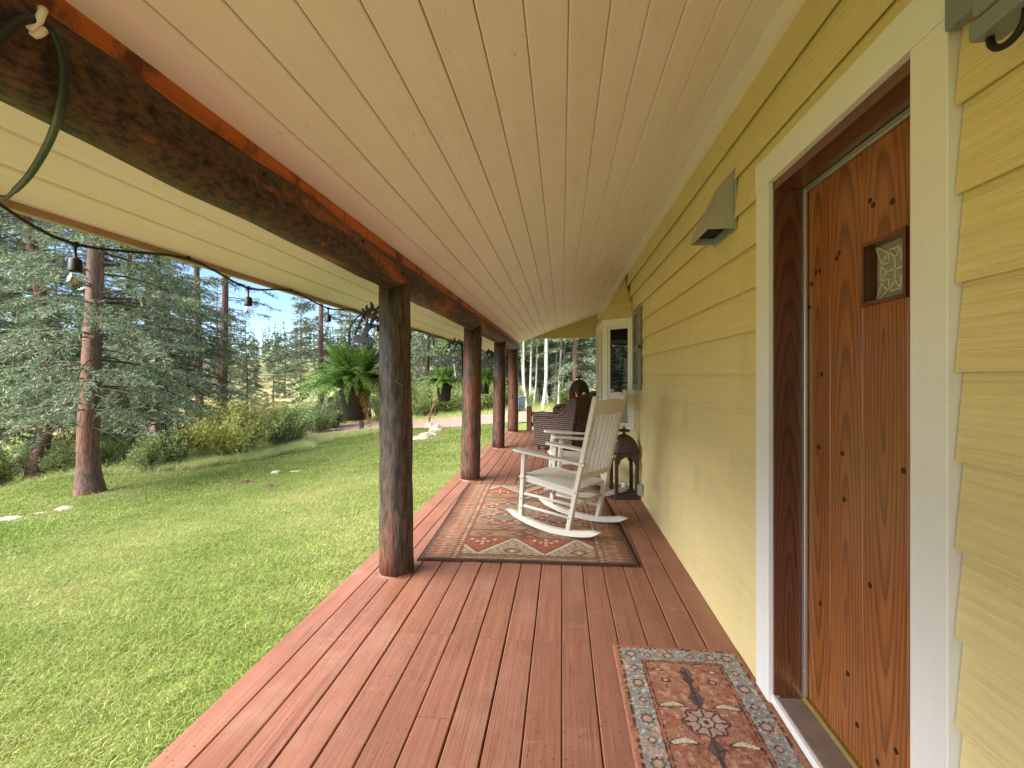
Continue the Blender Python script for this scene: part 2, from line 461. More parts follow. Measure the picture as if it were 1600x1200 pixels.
def ground_mat():
    t = NT('ground_cover', 0.95, 0.1)
    co = t.coords(rnd=False)
    a = t.noise(co, 0.6, 6, 0.6); b = t.noise(co, 24, 4, 0.7)
    lawn = t.mix(b, srgb(98, 116, 54), srgb(146, 158, 84))
    mead = t.mix(t.ramp(a, [(0.35, 0.0), (0.65, 1.0)]), srgb(160, 158, 92), srgb(176, 150, 116))
    at = t.n('VertexColor', layer_name='pile'); sp_ = t.n('SeparateColor'); t.l(at.outputs['Color'], sp_.inputs[0])
    c = t.mix(sp_.outputs[0], lawn, mead)
    c = t.mix(sp_.outputs[1], c, t.mix(a, srgb(92, 96, 64), srgb(128, 122, 84)))
    t.color(c); t.bump(b, 0.8, 0.03)
    return t.m
M['ground'] = ground_mat()
def gravel_mat():
    t = NT('pink_gravel', 0.95, 0.1); co = t.coords(rnd=False)
    b = t.noise(co, 30, 5, 0.75)
    t.color(t.mix(b, srgb(140, 108, 96), srgb(198, 168, 152))); t.bump(b, 0.9, 0.03)
    return t.m
M['gravel'] = gravel_mat()
#@@GROUND
# ------------------------------------------------------------------ ground
def sst(a, b, x):
    t = np.clip((x - a) / (b - a), 0, 1); return t * t * (3 - 2 * t)

def gz(x, y):
    x = np.asarray(x, dtype=float); y = np.asarray(y, dtype=float)
    s = np.clip(-1.6 - x, 0, None)
    z = -0.20 - 0.085 * np.minimum(s, 8.0) - 0.65 * sst(8.5, 12.5, s + 0.25 * np.sin(y * .7))
    r = np.hypot(x, y)
    z = z + 0.02 * np.sin(x * .9 + y * .5) * np.clip(s / 3, 0, 1) + 0.012 * np.sin(x * 2.3 - y * 1.7) * np.clip(s / 3, 0, 1)
    ang = np.arctan2(y, -x)
    hill = np.clip(r - 85, 0, None)
    z = z + 26 * (1 - np.exp(-hill / 110)) * (0.75 + 0.35 * np.sin(ang * 5.0 + 1.0))
    return z

def lawn_edge(y):
    """x of the left border of the mown lawn at y"""
    return .22 * np.sin(y * 2.9) + .16 * np.sin(y * 6.1 + 1) + np.interp(y, [-30, 8.2, 9.4, 10.2, 12.0, 13.6, 14.8, 40], [-16, -13.5, -8.4, -7.1, -6.9, -6.2, -5.6, -5.6])

def axis(lo, hi, fine_lo, fine_hi, step):
    a = list(np.arange(fine_lo, fine_hi + 1e-6, step)); s = step
    x = a[-1]
    while x < hi: s *= 1.22; x += s; a.append(x)
    s = step; x = a[0]
    while x > lo: s *= 1.22; x -= s; a.insert(0, x)
    return np.array(a)
gx, gy = axis(-900, 900, -24, 8, 0.4), axis(-900, 900, -6, 26, 0.4)
GX, GY = np.meshgrid(gx, gy); GZ = gz(GX, GY)
nx, ny = len(gx), len(gy)
idx = np.arange(nx * ny).reshape(ny, nx)
Fq = np.stack([idx[:-1, :-1], idx[:-1, 1:], idx[1:, 1:], idx[1:, :-1]], -1).reshape(-1, 4)
md = sst(-0.4, 0.4, lawn_edge(GY) - GX) * (GX < 0)
md = np.maximum(md, sst(14.2, 15.2, GY) * 0.5)
me = np_mesh('ground', np.stack([GX, GY, GZ], -1).reshape(-1, 3), Fq, M['ground'], True, np.stack([md, sst(70, 110, np.hypot(GX, GY)), md * 0, md * 0 + 1], -1).reshape(-1, 4))
ground = tag(link('ground', me), kind='structure')

def strip(name, pts_l, pts_r, nacross, mat, lift):
    L = np.array(pts_l, float); Rr = np.array(pts_r, float); t = np.linspace(0, 1, nacross)[:, None, None]
    G = L[None] * (1 - t) + Rr[None] * t
    z = gz(G[..., 0], G[..., 1]) + lift
    V = np.concatenate([G, z[..., None]], -1); m = V.shape[1]
    ii = np.arange(nacross * m).reshape(nacross, m)
    Fs = np.stack([ii[:-1, :-1], ii[:-1, 1:], ii[1:, 1:], ii[1:, :-1]], -1).reshape(-1, 4)
    if np.cross(V[0, 1] - V[0, 0], V[1, 0] - V[0, 0])[2] < 0: Fs = Fs[:, ::-1]
    return link(name, np_mesh(name, V.reshape(-1, 3), Fs, mat, True))
xs = np.arange(-34, 24, 0.4)
yl = 14.9 + 0.25 * np.sin(xs * .6) + np.where(xs < -5, (xs + 5) ** 2 * 0.012 * 1.0, 0)
yr = 19.0 + 0.3 * np.sin(xs * .5 + 1) + np.where(xs < -5, (xs + 5) ** 2 * 0.018, 0)
tag(strip('gravel_driveway', np.stack([xs, yl], -1), np.stack([xs, yr], -1), 12, M['gravel'], 0.035), kind='structure')

# ------------------------------------------------------------------ porch deck
rng = random.Random(4)
Y0, Y1 = -2.6, 11.25
deck = empty('porch_deck', (0, 0, 0), kind='structure')
NB, X0D, PITCH = 16, -1.44, 0.1440
joints = {4: [2.33, 5.9], 5: [2.33, 7.2], 6: [1.76, 2.34, 6.2], 7: [2.33, 6.9], 8: [2.32, 8.0], 9: [2.33, 5.8], 10: [2.34, 7.6],
          1: [3.02, 6.0], 2: [3.03, 8.2], 3: [0.4, 5.4], 0: [4.6, 8.8], 11: [6.0], 12: [4.9, 9.0], 13: [6.8], 14: [5.2, 8.4], 15: [7.3]}
for i in range(NB):
    xa = X0D + i * PITCH + 0.0016; xb = X0D + (i + 1) * PITCH - 0.0016
    cuts = [Y0] + joints.get(i, []) + [Y1 + rng.uniform(-.004, .004)]
    for a, b in zip(cuts[:-1], cuts[1:]):
        dz = rng.uniform(-0.0015, 0.0015); c = 0.004; h = 0.036; x1_ = xa + rng.uniform(0, .002); x2_ = xb - rng.uniform(0, .002)
        poly = [(x1_, -h), (x2_, -h), (x2_, -c + dz), (x2_ - c, dz), (x1_ + c, dz), (x1_, -c + dz)]
        yc = (a + b) / 2
        MB().prism([(px, pz) for px, pz in poly], (0, a + 0.0012 - yc, 0), (1, 0, 0), (0, 0, 1), (0, b - a - 0.0024, 0)).build('deck_board', M['deck'], deck, loc=(0, yc, 0))
fr = MB().box(-1.39, 0.86, Y0 + .02, Y1 - .03, -0.10, -0.05)
fr.build('deck_frame', M['dark'], deck)
MB().box(-1.425, -1.395, Y0, Y1 - .01, -0.36, -0.040).build('skirt_board', M['deck'], deck)
MB().box(-1.39, 0.86, Y1 - .028, Y1 - .004, -0.36, -0.040).build('skirt_board', M['deck'], deck)

# ------------------------------------------------------------------ house
house = empty('house', (2.5, 4.0, 0), label='yellow lap-sided house with a wooden door and a bay window along the porch', cat='house')
def hb(mb, name, mat, parent=house, **kw):
    o = mb.build(name, mat, parent, **kw)
    if parent is house: o.location = Vector(o.location) - Vector((2.5, 4.0, 0))
    return o
WX = 0.876                                   # plane of the siding
DY0, DY1 = 1.215, 1.985                      # door opening
TY0, TY1 = 1.105, 2.105                      # outer edges of the door trim
BY0, BYC0, BYC1, BY1, BX = 5.62, 5.96, 7.02, 7.36, 0.528   # bay window plan
core = MB()  # backing boxes added behind the boards so no light leaks through
core.box(0.882, 5.6, Y0, DY0 - .025, -0.3, 2.9)
core.box(0.882, 5.6, DY1 + .025, BY0 + .25, -0.3, 2.9)
core.box(0.9, 5.6, DY0 - .026, DY1 + .026, 2.19, 2.899)
core.box(1.06, 5.6, DY0 - .026, DY1 + .026, -0.3, 2.19)
core.box(0.882, 5.6, BY1 - .25, Y1, -0.3, 2.9)
core.box(1.20, 5.6, BY0 + .249, BY1 - .249, -0.3, 2.9)
hb(core, 'wall', M['siding'])
EXP = 0.195; ZB = 1.367 - 7 * EXP
def course(k, a, b):
    z0 = ZB + k * EXP; z1 = min(z0 + 0.21, 2.80); yc = (a + b) / 2; dx = rng.uniform(-.0008, .0008)
    poly = [(0.8595 + dx, z0), (0.8785, z1), (0.8835, z1), (0.8655 + dx, z0)]
    hb(MB().prism(poly, (0, a - yc, 0), (1, 0, 0), (0, 0, 1), (0, b - a, 0)), 'siding_board', M['siding'], loc=(0, yc, 0))
for k in range(0, 14):
    z0 = ZB + k * EXP
    segs = []
    if z0 + 0.1 > 2.27: spans = [(Y0, BY0 + (z0 - 2.06) * 1.18 if z0 > 2.06 else BY0)]
    else: spans = [(Y0, TY0 - .002), (TY1 + .002, BY0 - .002 + max(0, (z0 - 2.06) * 1.18))]
    spans.append((BY1 + .002, Y1))
    cutpos = {12: [3.35], 11: [3.12, 0.2], 10: [4.6], 13: [4.1], 3: [3.9], 5: [4.4], 8: [4.8]}.get(k, [])
    for a, b in spans:
        pts = [a] + [c for c in cutpos if a + .3 < c < b - .3] + [b]
        for p, q in zip(pts[:-1], pts[1:]): course(k, p + .0008, q - .0008)
hb(MB().prism([(0.862, 2.2735), (0.8765, 2.352), (0.886, 2.352), (0.886, 2.2735)], (0, TY0 - .001, 0), (1, 0, 0), (0, 0, 1), (0, TY1 - TY0 + .002, 0)), 'siding_board', M['siding'])
hb(MB().box(0.8455, 0.884, Y0, Y1, 2.715, 2.815), 'frieze_board', M['ceiling'])
hb(MB().box(0.842, 0.8455, Y0, Y1, 2.795, 2.816), 'caulk_bead', M['white'])
# door surround
hb(MB().box(0.847, 0.895, TY0, DY0, 0.002, 2.155), 'door_trim', M['white'], bevel=.003)
hb(MB().box(0.847, 0.895, DY1, TY1, 0.002, 2.155), 'door_trim', M['white'], bevel=.003)
hb(MB().box(0.845, 0.895, TY0 - .002, TY1 + .002, 2.1555, 2.272), 'door_trim', M['white'], bevel=.003)
hb(MB().box(0.866, 1.06, DY1 - .012, DY1 + .024, 0.045, 2.154), 'door_jamb', M['oak_dark'])
hb(MB().box(0.866, 1.06, DY0 - .024, DY0 + .012, 0.045, 2.154), 'door_jamb', M['oak_dark'])
hb(MB().box(0.867, 1.06, DY0 + .0125, DY1 - .0125, 2.118, 2.153), 'door_jamb', M['oak_dark'])
hb(MB().box(0.874, 1.06, DY0 + .013, DY1 - .013, 0.004, 0.042), 'door_sill', M['sill'], bevel=.004)
hb(MB().box(0.862, 0.8735, DY0 - .02, DY1 + .02, 0.004, 0.038), 'sill_nosing', M['white'])
hb(MB().prism([(0, 0), (.075, 0), (.068, .012), (.04, .016), (.008, .010)], (0.972, DY0 + .013, 0.0425), (1, 0, 0), (0, 0, 1), (0, DY1 - DY0 - .026, 0)), 'threshold', M['brass'])
# weather strip with screws
ws = MB().box(0.972, 0.985, DY1 - .034, DY1 - .0125, 0.06, 2.117).box(0.972, 0.985, DY0 + .0125, DY1 - .0345, 2.095, 2.117)
wso = hb(ws, 'weather_strip', M['chrome'], bevel=.003)
sc_me = MB().lathe([(.004, 0), (.004, .0015), (.0025, .003)], 8).mesh('screw', M['grey_metal'])
for k in range(11):
    link('screw', sc_me, wso, loc=(0.972, DY1 - .023, 0.16 + k * .19), rot=(0, R_(-90), 0))
# door
door = empty('door', (0, 0, 0)); door.parent = house; door.location = (0.988 - 2.5, 1.6 - 4.0, 0.062)
def dchild(mb, name, mat, parent=door, **kw): return mb.build(name, mat, parent, **kw)
DH = 2.05
edges = [0.374, 0.205, 0.022, -0.178, -0.372]
wz0, wz1 = 1.522, 1.728
for i, (b, a) in enumerate(zip(edges[:-1], edges[1:])):
    yc = (a + b) / 2; hw = (b - a) / 2 - .0008
    def plank(z0, z1, hw=hw, yc=yc):
        c = .003
        poly = [(0.045, -hw), (c, -hw), (0, -hw + c), (0, hw - c), (c, hw), (0.045, hw)]
        dchild(MB().prism(poly, (0, 0, z0), (1, 0, 0), (0, 1, 0), (0, 0, z1 - z0)), 'door_board', M['oak'], loc=(0, yc, 0))
    if i == 2:
        plank(0, wz0); plank(wz1, DH)
    else: plank(0, DH)
yc = (edges[2] + edges[3]) / 2; hw = .1
# little leaded window, set deep in its plank
fw = MB()
fw.box(-.006, .05, yc - hw + .0015, yc - hw + .014, wz0 + .0005, wz1 - .0005).box(-.006, .05, yc + hw - .014, yc + hw - .0015, wz0 + .0005, wz1 - .0005)
fw.box(-.006, .05, yc - hw + .0145, yc + hw - .0145, wz0 + .0005, wz0 + .013).box(-.006, .05, yc - hw + .0145, yc + hw - .0145, wz1 - .013, wz1 - .0005)
dchild(fw, 'window_frame', M['oak_dark'])
dchild(MB().box(.036, .042, yc - hw + .012, yc + hw - .012, wz0 + .011, wz1 - .011), 'pane', M['door_glass'])
cm = MB(); cz = (wz0 + wz1) / 2
def came(p, q): cm.bar((.034, yc + p[0], cz + p[1]), (.034, yc + q[0], cz + q[1]), .0055, .005, (1, 0, 0))
ring = [(math.cos(R_(22.5 + 45 * k)) * .070, math.sin(R_(22.5 + 45 * k)) * .070) for k in range(8)]
inn = [(math.cos(R_(45 * k)) * .036, math.sin(R_(45 * k)) * .036) for k in range(8)]
for k in range(8):
    came(ring[k], ring[(k + 1) % 8]); came(ring[k], inn[k]); came(ring[k], inn[(k + 1) % 8])
    if k % 2 == 0: came(inn[k], (0, 0))
for sx in (-1, 1):
    for sz in (-1, 1):
        came((sx * .062, sz * .034), (sx * .086, sz * .091)); came((sx * .034, sz * .062), (sx * .086, sz * .091))
dchild(cm, 'lead_came', M['lead'])
peg_me = MB().lathe([(.0095, 0), (.0095, .0012), (.006, .002)], 10).mesh('peg', M['peg'])
for y, z in [(.30, 1.70), (.272, 1.70), (.165, 1.72), (.15, 1.735), (-.03, 1.84), (-.115, 1.82), (-.015, 1.86), (.345, 1.57), (.33, 1.66), (.26, 1.30), (.13, 1.02),
             (.12, .86), (-.015, .62), (-.13, .18), (.10, .26), (.05, .12), (-.05, .08), (.27, .42), (-.16, 1.02), (.28, 1.02), (-.25, 1.5), (-.3, .4)]:
    link('peg', peg_me, door, loc=(0.0, y, z), rot=(0, R_(-90), 0))

# bay window
bay = empty('bay_window'); bay.parent = house; bay.location = (BX - 2.5, 6.49 - 4.0, 0)
BO = Vector((BX, 6.49, 0))
def bbar(p, q, w, h, name, mat, up=(0, 0, 1), **kw):
    return MB().bar(Vector(p) - BO, Vector(q) - BO, w, h, up).build(name, mat, bay, **kw)
plan = [(WX, BY0), (BX, BYC0), (BX, BYC1), (WX, BY1)]
ZS, ZH = 0.70, 2.06
for i in range(3):
    a, b = Vector((*plan[i], 0)), Vector((*plan[i + 1], 0)); d = (b - a).normalized(); n_ = Vector((-d.y, d.x, 0))
    if n_.x > 0: n_ = -n_
    L = (b - a).length
    # lower wall in lap boards
    k = 0
    while ZB + k * EXP < ZS - .02:
        z0 = ZB + k * EXP; z1 = min(z0 + .21, ZS)
        poly = [(-.012, z0), (0.0, z1), (.03, z1), (.03, z0)]
        MB().prism(poly, a - BO, -n_, (0, 0, 1), b - a).build('siding_board', M['siding'], bay); k += 1
    MB().prism([(-.03, ZS + .001), (-.03, ZS + .035), (.03, ZS + .035), (.03, ZS + .001)], a - BO - d * .012, -n_, (0, 0, 1), d * (L + .024)).build('sill', M['frame_white'], bay)
    MB().prism([(-.012, ZH - .09), (-.012, ZH), (.03, ZH), (.03, ZH - .09)], a - BO - d * .004, -n_, (0, 0, 1), d * (L + .008)).build('header_trim', M['frame_white'], bay)
    nwin = 1 if i != 1 else 2
    wl = L / nwin
    for q in range(nwin):
        s0, s1 = q * wl, (q + 1) * wl
        for (p0, p1) in ((s0 + .003, s0 + .075), (s1 - .075, s1 - .003)):
            MB().prism([(-.008, ZS + .036), (-.008, ZH - .091), (.03, ZH - .091), (.03, ZS + .036)], a - BO + d * p0, -n_, (0, 0, 1), d * (p1 - p0)).build('window_frame', M['frame_white'], bay)
        # sash
        z0, z1 = ZS + .037, ZH - .092; p0, p1 = s0 + .0755, s1 - .0755; sw = .032
        sash = MB()
        for (u0, u1, w0, w1) in ((p0, p0 + sw, z0, z1), (p1 - sw, p1, z0, z1), (p0 + sw, p1 - sw, z0, z0 + sw), (p0 + sw, p1 - sw, z1 - sw, z1)):
            sash.prism([(.004, w0), (.004, w1), (.034, w1), (.034, w0)], a - BO + d * u0, -n_, (0, 0, 1), d * (u1 - u0))
        sash.build('sash', M['frame_white'], bay)
        MB().prism([(.016, z0 + sw - .004), (.016, z1 - sw + .004), (.020, z1 - sw + .004), (.020, z0 + sw - .004)], a - BO + d * (p0 + sw - .004), -n_, (0, 0, 1), d * (p1 - p0 - 2 * sw + .008)).build('pane', M['pane'], bay)
# hip roof over the bay, clad in the same boards
top = [(WX + .004, BY0 + .80, 2.73), (WX + .004, BY1 - .80 + .12, 2.73)]
ev = [(WX + .004, BY0), (BX, BYC0), (BX, BYC1), (WX + .004, BY1)]
nk = 4
for k in range(nk):
    t0, t1 = k / nk, (k + 1) / nk + (.06 if k < nk - 1 else 0)
    for side in range(3):
        e0, e1 = Vector((*ev[side], ZH + .001)), Vector((*ev[side + 1], ZH + .001))
        T = [Vector(top[0]), Vector(top[0]), Vector(top[1]), Vector(top[1])]
        q0, q1 = T[side], T[side + 1]
        if side == 0: q1 = T[0]
        if side == 2: q0 = T[3]
        nrm = (e1 - e0).cross(((q0 + q1) / 2 - e0)).normalized()
        if nrm.x > 0: nrm = -nrm
        o0, o1 = .012, .002
        A, B = e0.lerp(q0, t0) + nrm * o0, e1.lerp(q1, t0) + nrm * o0
        D, Cc = e0.lerp(q0, min(t1, 1)) + nrm * o1, e1.lerp(q1, min(t1, 1)) + nrm * o1
        vs = [A, B, Cc, D] + [p - nrm * .012 for p in (A, B, Cc, D)]
        MB().add([p - BO for p in vs], [(0,1,2,3),(7,6,5,4),(0,4,5,1),(1,5,6,2),(2,6,7,3),(3,7,4,0)]).build('siding_board', M['siding'], bay)
bbar((WX - .010, BY0 - .012, ZH - .03), (WX - .010, BY0 + .79, 2.715), .018, .022, 'flashing', M['fascia'])
# solid box behind the glass, the room's dimness put into its colour
hb(MB().box(0.90, 1.15, BY0 + .26, BY1 - .26, 0.5, 2.2), 'wall', M['interior'])
# shutter
sh = empty('shutter'); sh.parent = house; sh.location = (0.858 - 2.5, 5.29 - 4.0, 1.19)
hy, hz = .225, .92
sf = MB().box(-.03, 0, -hy, -hy + .06, 0, hz).box(-.03, 0, hy - .06, hy, 0, hz).box(-.03, 0, -hy + .0605, hy - .0605, 0, .07).box(-.03, 0, -hy + .0605, hy - .0605, hz - .07, hz).box(-.03, 0, -hy + .0605, hy - .0605, hz * .5 - .03, hz * .5 + .03)
sf.build('shutter_frame', M['shutter'], sh, bevel=.002)
sl_me = MB().bar((-.013, -hy + .061, 0), (-.013, hy - .061, 0), .030, .006, (-.6, 0, 1)).mesh('slat', M['shutter'])
z = .09
while z < hz - .08:
    if abs(z - hz * .5) > .045: link('slat', sl_me, sh, loc=(0, 0, z))
    z += .032
MB().bar((-.036, -hy - .004, hz * .52), (-.006, -hy - .004, hz * .52), .010, .03).build('hook', M['black'], sh)

# ------------------------------------------------------------------ porch roof
SL = 0.336
def cz_(x): return 2.807 - SL * (0.855 - x)
roof = empty('porch_roof', (0, 4.3, 2.5), label='sloping porch roof with cream tongue-and-groove ceiling boards and soffit', cat='roof')
RO = Vector((0, 4.3, 2.5))
x = 0.848; pitch = 0.1375; k = 0
nrm = Vector((-SL, 0, 1)).normalized()
RY1 = Y1 + .05
while x > -1.77:
    xa = max(x - pitch, -1.776)
    c = .0045; g = .0014
    pts = [(x - g, 0.016), (xa + g, 0.016), (xa + g, c), (xa + g + c, 0), (x - g - c, 0), (x - g, c)]
    cuts = [Y0] + {3: [4.2], 5: [6.9], 7: [2.2], 9: [5.3], 11: [8.0], 2: [8.6], 13: [3.6], 16: [5.0]}.get(k, []) + [RY1]
    for a, b in zip(cuts[:-1], cuts[1:]):
        yc = (a + b) / 2; off = rng.uniform(-.0008, .0008)
        vs = [Vector((px, 0, cz_(px))) + nrm * (h + off) for px, h in pts]
        n = len(vs); q = b - a - .001
        V = [v + Vector((0, -q / 2, 0)) - Vector((0, 0, 2.5)) for v in vs] + [v + Vector((0, q / 2, 0)) - Vector((0, 0, 2.5)) for v in vs]
        fs = [tuple(range(n)), tuple(range(2 * n - 1, n - 1, -1))] + [((j + 1) % n, j, n + j, n + (j + 1) % n) for j in range(n)]
        MB().add(V, fs).build('ceiling_board', M['ceiling'], roof, loc=(0, yc - 4.3, 0))
    x = xa; k += 1
def rp(mb, name, mat, **kw): 
    o = mb.build(name, mat, roof, **kw); o.location = -RO; return o
rp(MB().prism([(-1.80, cz_(-1.80) + .03), (-1.80, cz_(-1.80) + .14), (3.2, cz_(3.2) + .14), (3.2, cz_(3.2) + .03)], (0, Y0 - .2, 0), (1, 0, 0), (0, 0, 1), (0, RY1 - Y0 + .4, 0)), 'roof_light_block', M['roof_block'])  # unseen slab added above the ceiling boards to keep light out
rp(MB().prism([(3.2, cz_(3.2) + .03), (3.2, cz_(3.2) + .14), (6.6, cz_(3.2) - 1.1), (6.6, cz_(3.2) - 1.2)], (0, Y0 - .2, 0), (1, 0, 0), (0, 0, 1), (0, RY1 - Y0 + .4, 0)), 'roof_light_block', M['roof_block'])  # back slope of the added light-blocking slab, also unseen
rp(MB().box(-1.806, -1.7775, Y0 - .2, RY1 + .2, cz_(-1.79) - .018, cz_(-1.79) + .13), 'fascia', M['fascia'])
# yellow gable board closing the far end above the opening
rp(MB().prism([(-.72, 2.274), (.846, 2.274), (.846, cz_(.846) - .003), (-.72, cz_(-.72) - .003)], (0, Y1 - .03, 0), (1, 0, 0), (0, 0, 1), (0, .05, 0)), 'gable_board', M['siding'])
rp(MB().box(-.73, .846, Y1 - .034, Y1 + .024, 2.258, 2.2735), 'gable_trim', M['white'])

# ------------------------------------------------------------------ log beam and posts
PX = -1.15
posts = [(620, 893.5, .116, .106), (735, 749.5, .128, .116), (778.6, 699.5, .118, .112), (801.5, 675, .126, .116)]
def rough_log(p, q, r0, r1, n, m, seed, amp=.004):
    rs = np.random.RandomState(seed); p, q = Vector(p), Vector(q); mb = MB()
    pts = []; rad = []
    for i in range(m + 1):
        t = i / m
        off = Vector((rs.uniform(-1, 1), rs.uniform(-1, 1), rs.uniform(-1, 1))) * amp * (0 if i in (0, m) else 1)
        pts.append(p.lerp(q, t) + off); rad.append(r0 + (r1 - r0) * t + rs.uniform(-1, 1) * amp * .6)
    mb.tube(pts, rad, n)
    # facets of the drawknife
    mb.v = [tuple(Vector(v) + Vector((rs.normal(), rs.normal(), rs.normal())) * amp * .22) for v in mb.v]
    return mb
BZ, BR = 2.044, 0.108
beam = empty('log_beam', (PX, 4.3, BZ), label='long dark charred log beam carried by the porch posts under the ceiling', cat='beam')
b = rough_log((0, Y0 - 4.3, 0), (0, Y1 - 4.3, .0), BR + .004, BR - .002, 22, 46, 5, .005).build('log', M['beam'], beam, smooth=True)
MB().box(-.045, .090, Y0 - 4.3, Y1 - 4.32, .061, .128).build('plate', M['plate'], beam)
kn = MB()
rs = np.random.RandomState(3)
for (y, a) in [(0.62, 200), (0.95, 28), (1.05, -6), (1.5, 12), (1.9, -20), (2.3, 10), (2.9, -8), (1.25, -28)]:
    aa = R_(a if a < 90 else 0); c, s_ = math.cos(aa), math.sin(aa)
    o_ = Vector((c * (BR - .006), y - 4.3, s_ * (BR - .006)))
    nn = Vector((c, 0, s_)); kn.tube([o_, o_ + nn * .011], [rs.uniform(.010, .016), .009], 9)
kn.build('knot', M['dark'], beam, smooth=True)
plab = ['rust-streaked log post nearest the camera, beside the corner of the large rug', 'dark log post at the far left corner of the large rug',
        'dark log post second from the far end of the porch', 'reddish log post at the far end of the porch by the low rail']
post_xy = []
for i, (u, v, r0, r1) in enumerate(posts):
    p = at_z(u, v, 0); post_xy.append(p)
    th = empty('log_post', (p.x, p.y, 0), label=plab[i], cat='post', group='log posts of the porch')
    dx = PX - p.x
    rough_log((0, 0, 0.001), (dx, 0, 1.985), r0, r1, 20, 12, 20 + i, .004).build('log', M['post'], th, smooth=True)
    # saddle ears cut to hug the beam
    MB().tube([(dx * .98, 0, 1.955), (dx, 0, 2.02)], [r1 * .96, r1 * .90], 14).build('saddle', M['post'], th, smooth=True)
    MB().lathe([(r0 + .005, .0005), (r0 + .004, .004), (r0 - .002, .022)], 22).build('paint_collar', M['deck'], th)
# ------------------------------------------------------------------ rugs (pile colours woven cell by cell)
def lin(c): return np.array(srgb(*c)[:3])
def pile_obj(name, W, L, cell, paint, thick, loc, rz, label, cat, wob=0.0):
    nx, ny = int(W / cell) + 1, int(L / cell) + 1
    X, Y = np.meshgrid(np.linspace(0, W, nx), np.linspace(0, L, ny))
    Cc = paint(X, Y)
    rs = np.random.RandomState(len(name))
    Cc = Cc * (1 + rs.normal(0, .13, X.shape)[..., None])
    edge = np.minimum(np.minimum(X, W - X), np.minimum(Y, L - Y))
    Z = thick * np.clip(edge / .012, 0, 1) ** .5 + rs.uniform(0, .0012, X.shape) + wob * (np.sin(X * 3.1 + 1) * np.sin(Y * 2.3) + 1) * .5 * np.clip(edge / .1, 0, 1)
    Z = np.where(edge <= 0, 0.0012, Z)
    ex = X + np.sin(Y * 2.1) * .006; ey = Y + np.sin(X * 3.0) * .005
    V = np.stack([ex - W / 2, ey - L / 2, Z], -1).reshape(-1, 3)
    ii = np.arange(nx * ny).reshape(ny, nx)
    Fs = np.stack([ii[:-1, :-1], ii[:-1, 1:], ii[1:, 1:], ii[1:, :-1]], -1).reshape(-1, 4)
    col = np.concatenate([np.clip(Cc, 0, 1), np.ones(Cc.shape[:2] + (1,))], -1).reshape(-1, 4)
    o = link(name, np_mesh(name, V, Fs, M['pile'], True, col), None, loc, (0, 0, rz))
    return tag(o, label, cat)

def smooth_noise(X, Y, f, seed):
    rs = np.random.RandomState(seed); n = 64
    g = rs.uniform(0, 1, (n, n)); a, b = X * f % (n - 1), Y * f % (n - 1)
    i, j = a.astype(int), b.astype(int); fa, fb = a - i, b - j
    return (g[j, i] * (1 - fa) + g[j, i + 1] * fa) * (1 - fb) + (g[j + 1, i] * (1 - fa) + g[j + 1, i + 1] * fa) * fb

RUST, RED, TAN, BRN, CRM, SAGE, ORG = lin((150, 86, 66)), lin((146, 62, 54)), lin((164, 132, 102)), lin((66, 50, 48)), lin((212, 198, 174)), lin((140, 136, 116)), lin((182, 126, 84))
def put(Cc, m, c, a=1.0):
    Cc[m] = Cc[m] * (1 - a) + c * a

